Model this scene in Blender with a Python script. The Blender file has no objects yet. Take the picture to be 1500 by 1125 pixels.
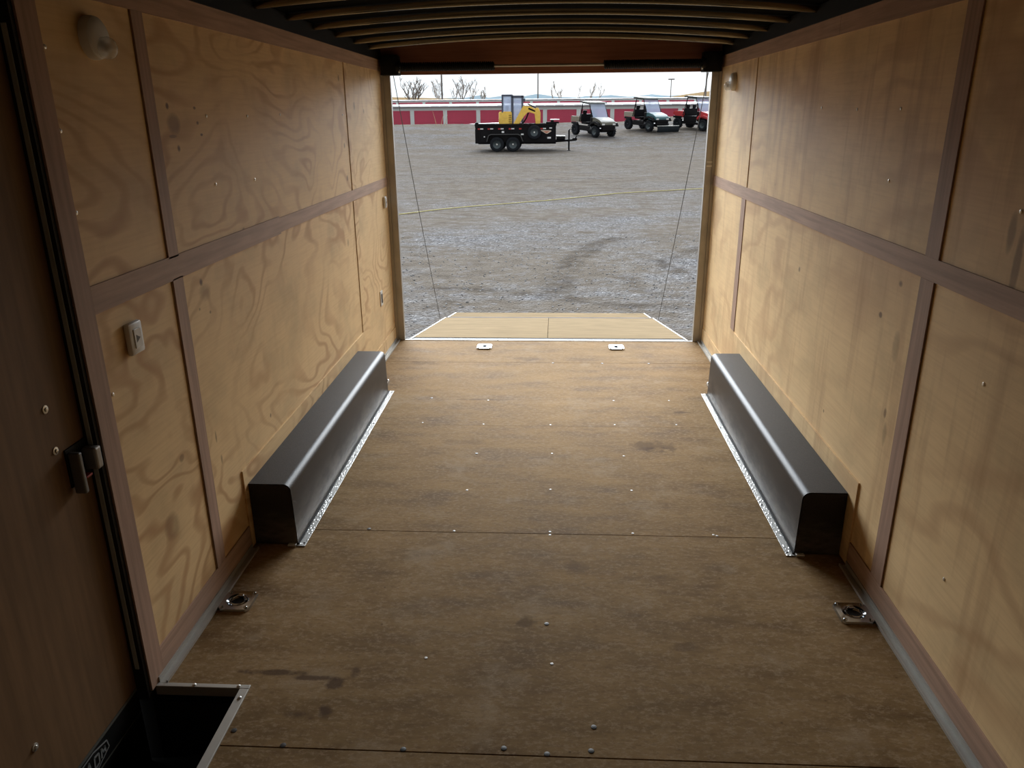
import bpy, bmesh, math, random
from mathutils import Vector, Matrix
random.seed(7)
PI = math.pi
SC = bpy.context.scene
COL = SC.collection

# ------------------------------------------------------------------ camera
cam_d = bpy.data.cameras.new('camera')
cam = bpy.data.objects.new('camera', cam_d); COL.objects.link(cam)
cam_d.sensor_width = 36.0; cam_d.lens = 26.95; cam_d.clip_start = 0.02; cam_d.clip_end = 12000
_p, _y, _r = 0.3377, -0.0538, -0.0089
_f = Vector((math.sin(_y)*math.cos(_p), math.cos(_y)*math.cos(_p), -math.sin(_p)))
_rt = Vector((math.cos(_y), -math.sin(_y), 0)); _up = _rt.cross(_f)
_R = math.cos(_r)*_rt + math.sin(_r)*_up; _U = -math.sin(_r)*_rt + math.cos(_r)*_up
M4 = Matrix.Identity(4)
for i in range(3):
    M4[i][0] = _R[i]; M4[i][1] = _U[i]; M4[i][2] = -_f[i]
M4[0][3], M4[1][3], M4[2][3] = 0.0317, 0.0, 1.7181
cam.matrix_world = M4
SC.camera = cam

# ------------------------------------------------------------------ world, light, exposure
SKY_BASE, SKY_PEAK, SKY_HORIZON = .62, 13.5, 1.0
w = bpy.data.worlds.new('overcast_sky'); SC.world = w; w.use_nodes = True
nt = w.node_tree; nt.nodes.clear()
out = nt.nodes.new('ShaderNodeOutputWorld'); bg = nt.nodes.new('ShaderNodeBackground')
tc = nt.nodes.new('ShaderNodeTexCoord'); mp = nt.nodes.new('ShaderNodeMapping'); mp.inputs['Scale'].default_value = (1, 1, 4)
nz = nt.nodes.new('ShaderNodeTexNoise'); nz.inputs['Scale'].default_value = 2.5; nz.inputs['Detail'].default_value = 5
rp = nt.nodes.new('ShaderNodeValToRGB')
rp.color_ramp.elements[0].position = .35; rp.color_ramp.elements[0].color = (.80, .91, 1.0, 1)
rp.color_ramp.elements[1].position = .62; rp.color_ramp.elements[1].color = (1.0, 1.0, 1.0, 1)
nt.links.new(tc.outputs['Generated'], mp.inputs['Vector']); nt.links.new(mp.outputs[0], nz.inputs['Vector'])
nt.links.new(nz.outputs['Fac'], rp.inputs['Fac']); nt.links.new(rp.outputs['Color'], bg.inputs['Color'])
# the overcast is brightest low behind the yard, where the hidden sun stands
dt_ = nt.nodes.new('ShaderNodeVectorMath'); dt_.operation = 'DOT_PRODUCT'
_sd = Vector((-.10, 1, .36)).normalized(); dt_.inputs[1].default_value = _sd
nt.links.new(tc.outputs['Generated'], dt_.inputs[0])
mr = nt.nodes.new('ShaderNodeMapRange'); mr.interpolation_type = 'SMOOTHSTEP'
mr.inputs['From Min'].default_value = .70; mr.inputs['From Max'].default_value = 1.0
mr.inputs['To Min'].default_value = SKY_BASE; mr.inputs['To Max'].default_value = SKY_PEAK
nt.links.new(dt_.outputs['Value'], mr.inputs['Value'])
# thicker, duller haze in the lowest few degrees above the horizon
sp_ = nt.nodes.new('ShaderNodeSeparateXYZ'); nt.links.new(tc.outputs['Generated'], sp_.inputs[0])
m2 = nt.nodes.new('ShaderNodeMapRange'); m2.interpolation_type = 'SMOOTHSTEP'
m2.inputs['From Min'].default_value = .06; m2.inputs['From Max'].default_value = .15
m2.inputs['To Min'].default_value = 0.0; m2.inputs['To Max'].default_value = 1.0
nt.links.new(sp_.outputs[2], m2.inputs['Value'])
mx = nt.nodes.new('ShaderNodeMix'); mx.data_type = 'FLOAT'; mx.inputs[2].default_value = SKY_HORIZON
nt.links.new(m2.outputs[0], mx.inputs[0]); nt.links.new(mr.outputs[0], mx.inputs[3]); nt.links.new(mx.outputs[0], bg.inputs['Strength'])
nt.links.new(bg.outputs[0], out.inputs['Surface'])
# the rear doorway as a light portal (guides sampling of the sky, adds no light)
pl = bpy.data.lights.new('doorway_portal', 'AREA'); pl.shape = 'RECTANGLE'; pl.size = 2.3; pl.size_y = 2.0
pl.cycles.is_portal = True
po = bpy.data.objects.new('doorway_portal', pl); COL.objects.link(po)
po.location = (0, 5.99, 1.0); po.rotation_euler = (-PI/2, 0, 0)
vs = SC.view_settings
SC.display_settings.display_device = 'sRGB'
vs.view_transform = 'Standard'; vs.look = 'None'; vs.gamma = 1.0; vs.use_curve_mapping = False
vs.exposure = 0.40
SC.cycles.max_bounces = 10; SC.cycles.diffuse_bounces = 7; SC.cycles.sample_clamp_indirect = 6
SC.cycles.use_denoising = True

# ------------------------------------------------------------------ mesh helpers
def BM(): return bmesh.new()
def box(bm, x0, x1, y0, y1, z0, z1, bev=0.0, M=None):
    b = bmesh.new() if bev else bm
    vs_ = [b.verts.new((x, y, z)) for x in (x0, x1) for y in (y0, y1) for z in (z0, z1)]
    for f in ((0,1,3,2),(4,6,7,5),(0,4,5,1),(2,3,7,6),(0,2,6,4),(1,5,7,3)):
        b.faces.new([vs_[i] for i in f])
    if bev:
        bmesh.ops.recalc_face_normals(b, faces=b.faces)
        bmesh.ops.bevel(b, geom=b.edges[:], offset=bev, segments=2, affect='EDGES', profile=.5)
        if M is not None: bmesh.ops.transform(b, matrix=M, verts=b.verts)
        me = bpy.data.meshes.new('t'); b.to_mesh(me); b.free(); bm.from_mesh(me); bpy.data.meshes.remove(me)
    elif M is not None:
        for v in vs_: v.co = M @ v.co
def frame_of(d):
    d = d.normalized(); a = Vector((0,0,1)) if abs(d.z) < .9 else Vector((1,0,0))
    u = d.cross(a).normalized(); return u, d.cross(u).normalized()
def tube(bm, pts, rad, n=10, cap=True):
    pts = [Vector(p) for p in pts]; rings = []
    for i, p in enumerate(pts):
        d = (pts[min(i+1, len(pts)-1)] - pts[max(i-1, 0)])
        u, v = frame_of(d) if i == 0 or True else (u, v)
        r = rad[i] if isinstance(rad, (list, tuple)) else rad
        if i and rings:   # keep the frame steady
            u = (pu - d.normalized()*pu.dot(d.normalized())).normalized(); v = d.normalized().cross(u)
        pu = u
        rings.append([bm.verts.new(p + (u*math.cos(2*PI*k/n) + v*math.sin(2*PI*k/n))*r) for k in range(n)])
    for a, b in zip(rings, rings[1:]):
        for k in range(n): bm.faces.new((a[k], a[(k+1) % n], b[(k+1) % n], b[k]))
    if cap:
        bm.faces.new(rings[0][::-1]); bm.faces.new(rings[-1])
def cyl(bm, p0, p1, r, n=16): tube(bm, [p0, p1], r, n)
def lathe(bm, prof, M, n=24):
    """prof = (radius, height) turned about local z, placed by M"""
    rings = []
    for r, h in prof:
        if r < 1e-6: rings.append([bm.verts.new(M @ Vector((0, 0, h)))])
        else: rings.append([bm.verts.new(M @ Vector((r*math.cos(2*PI*k/n), r*math.sin(2*PI*k/n), h))) for k in range(n)])
    for a, b in zip(rings, rings[1:]):
        for k in range(n):
            k2 = (k+1) % n
            if len(a) == 1 and len(b) == 1: continue
            if len(a) == 1: bm.faces.new((a[0], b[k], b[k2]))
            elif len(b) == 1: bm.faces.new((a[k], b[0], a[k2]))
            else: bm.faces.new((a[k], b[k], b[k2], a[k2]))
def prism(bm, poly, axis, a0, a1):
    """poly of 2D points; axis 'x': (y,z), 'y': (x,z), 'z': (x,y)"""
    def P(u, v, t): return {'x': (t, u, v), 'y': (u, t, v), 'z': (u, v, t)}[axis]
    A = [bm.verts.new(P(u, v, a0)) for u, v in poly]; B = [bm.verts.new(P(u, v, a1)) for u, v in poly]
    n = len(poly)
    for k in range(n): bm.faces.new((A[k], A[(k+1) % n], B[(k+1) % n], B[k]))
    bm.faces.new(A[::-1]); bm.faces.new(B)
def torus(bm, M, R, r, n=24, m=8):
    rings = []
    for i in range(n):
        a = 2*PI*i/n
        rings.append([bm.verts.new(M @ Vector(((R+r*math.cos(2*PI*k/m))*math.cos(a), (R+r*math.cos(2*PI*k/m))*math.sin(a), r*math.sin(2*PI*k/m)))) for k in range(m)])
    for i in range(n):
        a, b = rings[i], rings[(i+1) % n]
        for k in range(m): bm.faces.new((a[k], b[k], b[(k+1) % m], a[(k+1) % m]))
def obj(name, bm, material, parent=None, smooth=False, loc=None):
    bmesh.ops.recalc_face_normals(bm, faces=bm.faces)
    me = bpy.data.meshes.new(name); bm.to_mesh(me); bm.free()
    if smooth:
        for p in me.polygons: p.use_smooth = True
        try: me.set_sharp_from_angle(angle=math.radians(35))
        except Exception: pass
    me.materials.append(material)
    o = bpy.data.objects.new(name, me); COL.objects.link(o)
    if parent: o.parent = parent
    if loc: o.location = loc
    return o
def empty(name, loc=(0,0,0), rz=0):
    o = bpy.data.objects.new(name, None); COL.objects.link(o); o.location = loc; o.rotation_euler = (0,0,rz)
    o.empty_display_size = .1
    return o
def tag(o, label=None, cat=None, group=None, kind=None):
    if label: o['label'] = label
    if cat: o['category'] = cat
    if group: o['group'] = group
    if kind: o['kind'] = kind
    return o
def dup(o, parent=None):
    c = o.copy(); COL.objects.link(c)
    if parent is not None: c.parent = parent
    for ch in list(o.children): dup(ch, c)
    return c
I4 = Matrix.Identity(4)
def T(x, y, z): return Matrix.Translation((x, y, z))
def Rx(a): return Matrix.Rotation(a, 4, 'X')
def Ry(a): return Matrix.Rotation(a, 4, 'Y')
def Rz(a): return Matrix.Rotation(a, 4, 'Z')

# ------------------------------------------------------------------ material helpers
class NT:
    def __init__(s, name):
        s.m = bpy.data.materials.new(name); s.m.use_nodes = True; s.t = s.m.node_tree; s.t.nodes.clear()
        s.out = s.n('OutputMaterial'); s.b = s.n('BsdfPrincipled'); s.l(s.b.outputs[0], s.out.inputs['Surface'])
    def n(s, typ, **kw):
        x = s.t.nodes.new('ShaderNode'+typ)
        for k, v in kw.items(): setattr(x, k, v)
        return x
    def l(s, a, b): s.t.links.new(a, b)
    def math(s, op, a, b=None, c=None):
        x = s.n('Math', operation=op)
        for i, v in enumerate((a, b, c)):
            if v is None: continue
            if isinstance(v, (int, float)): x.inputs[i].default_value = v
            else: s.l(v, x.inputs[i])
        return x.outputs[0]
    def mapping(s, vec, scale=(1,1,1), loc=(0,0,0)):
        x = s.n('Mapping'); x.inputs['Scale'].default_value = scale; x.inputs['Location'].default_value = loc
        s.l(vec, x.inputs['Vector']); return x.outputs[0]
    def noise(s, vec, scale, detail=3, rough=.5, dist=0):
        x = s.n('TexNoise'); x.inputs['Scale'].default_value = scale; x.inputs['Detail'].default_value = detail
        x.inputs['Roughness'].default_value = rough; x.inputs['Distortion'].default_value = dist
        s.l(vec, x.inputs['Vector']); return x.outputs['Fac']
    def ramp(s, fac, stops):
        x = s.n('ValToRGB'); cr = x.color_ramp
        while len(cr.elements) < len(stops): cr.elements.new(.5)
        for e, (p, c) in zip(cr.elements, stops):
            e.position = p; e.color = (c, c, c, 1) if isinstance(c, (int, float)) else (*c, 1)
        s.l(fac, x.inputs['Fac']); return x.outputs['Color']
    def mix(s, fac, a, b, mode='MIX'):
        x = s.n('MixRGB', blend_type=mode)
        for i, v in zip((0, 1, 2), (fac, a, b)):
            if isinstance(v, (int, float)): x.inputs[i].default_value = v
            elif isinstance(v, tuple): x.inputs[i].default_value = (*v, 1)
            else: s.l(v, x.inputs[i])
        return x.outputs[0]
    def bump(s, h, strength=.3, dist=.002):
        x = s.n('Bump'); x.inputs['Strength'].default_value = strength; x.inputs['Distance'].default_value = dist
        s.l(h, x.inputs['Height']); s.l(x.outputs[0], s.b.inputs['Normal'])
    def set(s, color=None, rough=None, metal=None, spec=None):
        for k, v in (('Base Color', color), ('Roughness', rough), ('Metallic', metal), ('Specular IOR Level', spec)):
            if v is None: continue
            i = s.b.inputs[k]
            if isinstance(v, tuple): i.default_value = (*v, 1)
            elif isinstance(v, (int, float)): i.default_value = v
            else: s.l(v, i)
        return s.m
def plain(name, color, rough=.6, metal=0.0, vary=.12, scale=6, bump=0, spec=None):
    t = NT(name); co = t.n('TexCoord').outputs['Object']
    f = t.noise(co, scale, 4, .6)
    a = tuple(c*(1-vary) for c in color); b = tuple(min(1, c*(1+vary)) for c in color)
    c = t.ramp(f, [(.3, a), (.7, b)])
    if bump: t.bump(t.noise(co, scale*12, 3), bump, .002)
    return t.set(c, rough, metal, spec)
def island_vec(t):
    """object coordinates shifted for each loose board, so no two boards share their grain"""
    co = t.n('TexCoord').outputs['Object']; g = t.n('NewGeometry').outputs['Random Per Island']
    v = t.n('VectorMath', operation='MULTIPLY_ADD'); c = t.n('CombineXYZ')
    t.l(g, c.inputs[0]); t.l(g, c.inputs[1]); t.l(g, c.inputs[2])
    t.l(c.outputs[0], v.inputs[0]); v.inputs[1].default_value = (37, 53, 71); t.l(co, v.inputs[2])
    return v.outputs[0]
def pine_ply(name, light, dark, contour, streak, K=52, spots=()):
    t = NT(name); v = island_vec(t)
    big = t.noise(t.mapping(v, (1, .75, 1.35)), 1.15, 3.0, .45, .35)
    w = t.math('SINE', t.math('MULTIPLY', big, K*2.2))
    w = t.ramp(t.math('MULTIPLY_ADD', w, .5, .5), [(.52, 0.0), (1.0, 1.0)])
    fade = t.ramp(t.noise(t.mapping(v, (1, .8, 1.1), (5, 2, 9)), 1.6, 2), [(.36, 0.0), (.60, 1.0)])
    w = t.math('MULTIPLY', w, fade)
    fib = t.noise(t.mapping(v, (1, 4, 110)), 1.0, 3, .6)
    blot = t.noise(t.mapping(v, (1, 1.2, 1.6), (3, 3, 3)), 2.2, 5, .6)
    col = t.ramp(blot, [(.28, tuple(a*.80 for a in light)), (.5, light), (.75, tuple(min(1, a*1.08) for a in light))])
    col = t.mix(t.math('MULTIPLY', w, contour), col, dark)
    col = t.mix(t.math('MULTIPLY', t.ramp(fib, [(.42, 0.0), (.75, 1.0)]), .22), col, dark)
    st = t.ramp(t.noise(t.mapping(v, (1, 7, .7), (1, 5, 2)), 1.3, 4, .62), [(.52, 0.0), (.72, 1.0)])
    col = t.mix(t.math('MULTIPLY', st, streak), col, tuple(a*.9 for a in dark))
    kn = t.n('TexVoronoi'); kn.inputs['Scale'].default_value = 1.7; t.l(t.mapping(v, (1, 1, 1.3), (2, 7, 1)), kn.inputs['Vector'])
    k = t.ramp(kn.outputs['Distance'], [(.012, 1.0), (.03, 0.0)])
    col = t.mix(t.math('MULTIPLY', k, .75), col, (.10, .05, .025))
    kh = t.ramp(kn.outputs['Distance'], [(.02, .5), (.11, 0.0)])
    col = t.mix(t.math('MULTIPLY', kh, .55), col, dark)
    if spots:
        sep = t.n('SeparateXYZ'); t.l(t.n('TexCoord').outputs['Object'], sep.inputs[0])
        for y, z, ry, rz_, s_ in spots:
            a = t.math('MULTIPLY', t.math('SUBTRACT', sep.outputs[1], y), 1/ry); b = t.math('MULTIPLY', t.math('SUBTRACT', sep.outputs[2], z), 1/rz_)
            d = t.math('ADD', t.math('MULTIPLY', a, a), t.math('MULTIPLY', b, b))
            d = t.math('MULTIPLY_ADD', t.math('SUBTRACT', blot, .5), 2.5, d)
            col = t.mix(t.ramp(d, [(.2, s_), (1.1, 0.0)]), col, (.13, .06, .03))
    t.bump(fib, .12, .001)
    return t.set(col, .55, 0, .25)
M_plyL = pine_ply('pine_plywood_swirl', (.78, .555, .29), (.47, .245, .11), .66, .12, spots=(
    (2.63, 1.70, .05, .035, .5), (2.60, 1.755, .012, .012, .9), (2.81, 1.70, .012, .008, .9), (2.80, 1.75, .012, .006, .8), (2.83, 1.66, .014, .006, .9), (2.64, 1.62, .014, .014, .9),
    (2.61, 1.66, .03, .006, .6), (2.66, 1.16, .016, .016, .9), (2.68, 1.12, .06, .04, .35), (2.62, 1.07, .010, .008, .7), (2.70, 1.04, .010, .008, .7), (4.77, 1.93, .015, .02, .6), (4.79, 1.55, .02, .02, .6),
    (4.80, 1.36, .02, .02, .6), (4.70, .98, .03, .03, .45), (5.10, 1.78, .02, .025, .5), (5.35, 1.75, .02, .02, .5), (2.20, .43, .05, .05, .35), (2.62, .48, .012, .03, .7), (2.60, .58, .008, .03, .6), (3.15, .45, .01, .012, .7), (2.33, .62, .02, .015, .5)))
M_plyR = pine_ply('pine_plywood_stained', (.84, .61, .33), (.52, .30, .15), .42, .50, 22, spots=((2.62, .95, .03, .06, .35), (2.60, .62, .02, .05, .4), (2.66, 1.16, .02, .015, .8), (2.78, 1.02, .016, .012, .8), (3.2, .48, .01, .01, .7), (2.03, 1.33, .018, .12, .6), (2.08, 1.42, .02, .06, .5), (2.62, .70, .012, .02, .6), (3.75, 1.0, .015, .015, .6)))
def lauan(name, base, sc, rough=.6, spec=.3):
    t = NT(name); v = island_vec(t)
    f = t.noise(t.mapping(v, sc), 1.0, 4, .6)
    b = t.noise(v, 5, 4)
    col = t.ramp(f, [(.3, tuple(a*.74 for a in base)), (.55, base), (.75, tuple(a*1.18 for a in base))])
    col = t.mix(t.math('MULTIPLY', t.ramp(b, [(.45, 0.0), (.7, 1.0)]), .35), col, tuple(a*.7 for a in base))
    t.bump(f, .1, .001)
    return t.set(col, rough, 0, spec)
M_trimH = lauan('reddish_lauan_along', (.46, .30, .215), (20, 2.5, 60))
M_trimV = lauan('reddish_lauan_upright', (.42, .27, .195), (20, 60, 2.5))
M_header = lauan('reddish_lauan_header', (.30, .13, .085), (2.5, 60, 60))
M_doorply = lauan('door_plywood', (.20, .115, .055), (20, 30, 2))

def floor_mat():
    t = NT('floor_plywood'); v = island_vec(t); co = t.n('TexCoord').outputs['Object']
    fib = t.noise(t.mapping(v, (4, 70, 1)), 1.0, 4, .62)
    mid = t.noise(t.mapping(v, (1.6, 4.2, 1)), 1.8, 6, .66)
    fine = t.noise(t.mapping(v, (1, 1.8, 1)), 45, 4, .75)
    col = t.ramp(mid, [(.30, (.135, .078, .032)), (.48, (.240, .150, .066)), (.70, (.33, .215, .105))])
    col = t.mix(t.math('MULTIPLY', t.ramp(fib, [(.42, 0.0), (.72, 1.0)]), .34), col, (.20,.115,.055))
    col = t.mix(t.math('MULTIPLY', t.ramp(fine, [(.5, 0.0), (.62, 1.0)]), .50), col, (.40,.29,.18))
    fd = t.noise(t.mapping(v, (1, 2.2, 1), (9, 4, 0)), 38, 4, .75)
    col = t.mix(t.math('MULTIPLY', t.ramp(fd, [(.52, 0.0), (.64, 1.0)]), .45), col, (.15, .085, .04))
    # pale dusty scuffs
    sc = t.ramp(t.noise(t.mapping(co, (1, 1, 1), (4, 9, 0)), 3.2, 7, .72), [(.54, 0.0), (.74, 1.0)])
    col = t.mix(t.math('MULTIPLY', sc, .45), col, (.42,.33,.23))
    # tiny dark pits
    vo = t.n('TexVoronoi'); vo.inputs['Scale'].default_value = 9; t.l(co, vo.inputs['Vector'])
    pit = t.ramp(vo.outputs['Distance'], [(.02, 1.0), (.05, 0.0)])
    col = t.mix(t.math('MULTIPLY', pit, .6), col, (.07, .04, .02))
    # individual dark stains with their own outlines
    wob = t.noise(co, 14, 4, .6)
    sep = t.n('SeparateXYZ'); t.l(co, sep.inputs[0])
    for x, y, rx, ry, s in ((.60, 3.88, .14, .09, .7), (.60, 3.84, .07, .035, .9), (.81, 4.39, .06, .02, .8), (-.87, 2.014, .12, .016, .95), (-.72, 1.995, .09, .014, .95),
                            (-.655, 1.975, .03, .03, .95), (-.73, 1.829, .07, .018, .85), (-.645, 1.85, .025, .03, .95), (-.05, 2.31, .04, .05, .7), (-.60, 2.03, .02, .03, .8),
                            (-.9, 5.33, .14, .05, .5), (-.15, 5.45, .12, .05, .35), (.25, 5.43, .2, .04, .3), (-.42, 3.9, .2, .04, .3), (-.40, 4.58, .25, .015, .5), (.14, 2.68, .05, .06, .4), (.5, 2.2, .05, .03, .5)):
        a = t.math('MULTIPLY', t.math('SUBTRACT', sep.outputs[0], x), 1/rx); b = t.math('MULTIPLY', t.math('SUBTRACT', sep.outputs[1], y), 1/ry)
        d = t.math('ADD', t.math('MULTIPLY', a, a), t.math('MULTIPLY', b, b))
        d = t.math('MULTIPLY_ADD', t.math('SUBTRACT', wob, .5), 4.5, d)
        f = t.ramp(d, [(.15, s*.8), (1.0, 0.0)])
        col = t.mix(f, col, (.075, .042, .025))
    t.bump(t.mix(.5, fib, mid), .22, .002)
    return t.set(col, t.ramp(mid, [(.3, .7), (.7, .85)]), 0, .05)
M_floor = floor_mat()
M_ramp = lauan('ramp_plywood', (.27, .20, .118), (3, 40, 1), .95, .02)
M_alu = plain('aluminium', (.47, .45, .41), .5, .5, .08, 9)
M_galv = plain('galvanised_post', (.44, .42, .39), .42, .6, .15, 5)
M_chrome = plain('chrome', (.50, .52, .54), .14, 1.0, .04, 10)
M_zinc = plain('zinc_screw', (.75, .74, .70), .35, .7, .05, 10)
M_floorscrew = plain('floor_screw', (.42, .40, .37), .55, .4, .05, 10)
M_darkscrew = plain('dark_screw', (.05, .045, .04), .5, .5, .1, 10)
M_black = plain('black_steel', (.009, .009, .009), .55, 0, .2, 8, spec=.15)
M_rubber = plain('black_rubber', (.010, .010, .010), .7, 0, .2, 8)
M_roof = plain('dark_roof_sheet', (.004, .004, .004), .9, 0, .2, 3, spec=.03)
M_bow = plain('steel_roof_bow', (.19, .165, .12), .16, .95, .15, 3)
M_white = plain('white_plastic', (.70, .69, .66), .4, 0, .04, 8)
M_skin = plain('white_outer_skin', (.75, .75, .75), .4, 0, .03, 1)
def glass(name, col, rough=.02, alpha=.35):
    t = NT(name); t.b.inputs['Alpha'].default_value = alpha
    co = t.n('TexCoord').outputs['Object']
    return t.set(t.ramp(t.noise(co, 3), [(.3, col), (.7, tuple(min(1, c*1.05) for c in col))]), rough, 0)
M_lens = glass('clear_lens', (.85, .85, .83), .05, .35)
M_glass = glass('vehicle_glass', (.60, .70, .90), .05, .45)
def liner():
    t = NT('sprayed_wheel_box'); co = t.n('TexCoord').outputs['Object']
    f = t.noise(co, 260, 2, .6); g = t.noise(t.mapping(co, (1, .8, 2.2)), 5, 5, .65)
    col = t.ramp(f, [(.35, (.014, .011, .010)), (.65, (.036, .029, .026))])
    sep = t.n('SeparateXYZ'); t.l(co, sep.inputs[0])
    low = t.ramp(sep.outputs[2], [(.02, 1.0), (.19, 0.0)])
    dust = t.math('MULTIPLY', low, t.ramp(g, [(.42, 0.0), (.62, 1.0)]))
    col = t.mix(t.math('MULTIPLY', dust, .55), col, (.23, .20, .17))
    t.bump(f, .35, .0015)
    return t.set(col, .40, 0, .24)
M_liner = liner()
def treadplate():
    t = NT('diamond_plate'); co = t.n('TexCoord').outputs['Object']
    vo = t.n('TexVoronoi'); vo.inputs['Scale'].default_value = 90; t.l(t.mapping(co, (1, .55, .2)), vo.inputs['Vector'])
    h = t.ramp(vo.outputs['Distance'], [(.15, 1.0), (.45, 0.0)])
    t.bump(h, .8, .002)
    return t.set(t.mix(h, (.40, .39, .37), (.78, .77, .75)), .36, .55)
M_tread = treadplate()

# ================================================================== THE TRAILER SHELL
W = 1.2275
WL_tag = dict(kind='structure')
def struct(name, bm, m, label, cat='structure', parent=None, smooth=False):
    o = obj(name, bm, m, parent, smooth)
    if parent is None: tag(o, label, cat, kind='structure')
    return o
G = .0025
# floor: plywood sheets with open seams, an L-shaped one around the step well
bm = BM()
WX, WY = -.945, 1.935       # corner of the step well
Z0 = -.03
seams = [(-2.2, -.739), (-.735, .482), (.486, 1.7015), (1.7065, 2.926), (2.9305, 4.1485), (4.1500, 5.3625), (5.3665, 5.935)]
for a, b in seams:
    if b < .95:
        prism(bm, [(-W, a), (W, a), (W, b), (-W, b)], 'z', Z0, 0)
    elif a < WY < b:
        prism(bm, [(WX, a), (W, a), (W, b), (-W, b), (-W, WY), (WX, WY)], 'z', Z0, 0)
    elif a < .95 < b:
        prism(bm, [(-W, a), (W, a), (W, b), (WX, b), (WX, .95), (-W, .95)], 'z', Z0, 0)
    else:
        prism(bm, [(-W, a), (W, a), (W, b), (-W, b)], 'z', Z0, 0)
floor = struct('floor', bm, M_floor, 'worn brown plywood floor of the trailer with screw heads and dark stains', 'floor')
bm = BM()
box(bm, WX+.001, W, -2.2, 5.93, -.06, Z0-.001); box(bm, -W, WX+.001, WY+.001, 5.93, -.06, Z0-.001); box(bm, -W, WX+.001, -2.2, .949, -.06, Z0-.001)
for y in (.1, .9, 2.1, 2.9, 3.7, 4.5, 5.3): box(bm, -W, W, y-.03, y+.03, -.16, -.061)
obj('subframe', bm, M_black, floor)

def wall(side, name, m, panels, label):
    s = -1 if side == 'left' else 1
    bm = BM()
    for y0, y1, z0, z1 in panels: box(bm, *sorted((s*W, s*(W+.009))), y0, y1, z0, z1)
    return struct(name, bm, m, label, 'wall')
wl = wall('left', 'wall_left', M_plyL,
    [(1.915, 2.443, .0, 1.243), (1.915, 2.443, 1.249, 2.10), (2.449, 4.889, 0, 1.243), (2.449, 4.889, 1.249, 2.10), (4.895, 5.94, 0, 1.243), (4.895, 5.94, 1.249, 2.10),
     (-2.2, .995, 0, 1.243), (-2.2, .995, 1.249, 2.10), (.995, 1.912, 2.035, 2.10)],
    'left wall of swirly pine plywood panels framed by reddish battens')
wr = wall('right', 'wall_right', M_plyR,
    [(-.015, 2.421, 0, 1.243), (-.015, 2.421, 1.249, 2.10), (2.427, 4.918, 0, 1.243), (2.427, 4.918, 1.249, 2.10), (4.924, 5.94, 0, 1.243), (4.924, 5.94, 1.249, 2.10), (-2.2, -.021, 0, 1.243), (-2.2, -.021, 1.249, 2.10)],
    'right wall of streaky water-stained plywood panels framed by reddish battens')
bm = BM(); box(bm, -W, W, -2.22, -2.205, 0, 2.2)
struct('wall_front', bm, M_plyL, 'plywood front wall behind the viewer', 'wall')
# outer skin keeps the daylight out
bm = BM()
box(bm, -1.30, -1.291, .99, 1.97, 1.99, 2.18); box(bm, -1.30, -1.25, 1.9121, 1.97, .001, 2.18); box(bm, -1.30, -1.245, 1.957, 5.96, -.2, 2.2); box(bm, -1.30, -1.245, -2.26, .994, -.2, 2.2)
box(bm, 1.245, 1.30, -2.26, 5.96, -.2, 2.2); box(bm, -1.245, 1.245, -2.26, -2.23, -.2, 2.2)
struct('wall_outer', bm, M_skin, 'white metal outer skin around the trailer body', 'wall')
bm = BM()
for s in (-1, 1): box(bm, *sorted((s*(W+.0095), s*(W+.0165))), 1.916 if s < 0 else -2.2, 5.94, 0, 2.12)
struct('wall_backing', bm, M_black, 'dark studs behind the seams of the wall panels', 'wall')

# battens (each its own trim strip)
ntrim = [0]
def trim(side, y0, y1, z0, z1, m, label, th=.006, bev=0):
    ntrim[0] += 1; s = -1 if side == 'left' else 1
    bm = BM(); box(bm, *sorted((s*(W-th), s*(W-.0004))), y0, y1, z0, z1, bev)
    return struct('trim_%d' % ntrim[0], bm, m, label, 'trim')
TW = .006
trim('left', 1.912, 1.992, .004, 2.022, M_trimV, 'reddish upright board beside the dark side door')
trim('left', 2.446, 2.514, 1.2805, 2.022, M_trimV, 'reddish upright batten on left wall, upper one right of the round lamp')
trim('left', 2.450, 2.520, .1055, 1.2125, M_trimV, 'reddish upright batten on left wall, lower one right of the white switch')
trim('left', 4.893, 4.99, 1.2805, 2.022, M_plyL, 'pale upright strip on left wall, upper one near the rear opening', .004)
trim('left', 4.893, 4.99, .356, 1.2125, M_plyL, 'pale upright strip on left wall, lower one near the rear opening', .004)
trim('left', 1.9925, 3.52, 1.208, 1.286, M_trimH, 'reddish horizontal rail at mid height of the left wall, nearer length')
trim('left', 3.5215, 5.938, 1.215, 1.279, M_trimH, 'reddish horizontal rail at mid height of the left wall, farther paler length', .0055)
trim('left', 1.912, 5.938, 2.0225, 2.098, M_trimH, 'reddish board along the top of the left wall below the dark roof')
trim('right', 2.421, 2.510, 1.2835, 2.022, M_trimV, 'reddish upright batten on right wall, upper one')
trim('right', 2.425, 2.514, .1055, 1.2125, M_trimV, 'reddish upright batten on right wall, lower one')
trim('right', 4.922, 5.02, 1.2835, 2.022, M_plyR, 'pale upright strip on right wall, upper one near the rear opening', .004)
trim('right', 4.922, 5.02, .366, 1.2125, M_trimV, 'reddish upright strip on right wall, lower one near the rear opening', .004)
trim('right', -2.2, 5.938, 1.213, 1.283, M_trimH, 'reddish horizontal rail at mid height of the right wall')
trim('right', -2.2, 3.57, 2.0225, 2.098, M_trimH, 'reddish board along the top of the right wall, nearer length')
trim('right', 3.573, 5.938, 2.0225, 2.098, M_trimH, 'reddish board along the top of the right wall, farther length')
def basebd(name, side, segs, m, label):
    s = -1 if side == 'left' else 1; bm = BM()
    for y0, y1, z1 in segs: box(bm, *sorted((s*(W-.006), s*(W-.0004))), y0, y1, .004, z1)
    struct(name, bm, m, label, 'baseboard')
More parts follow.
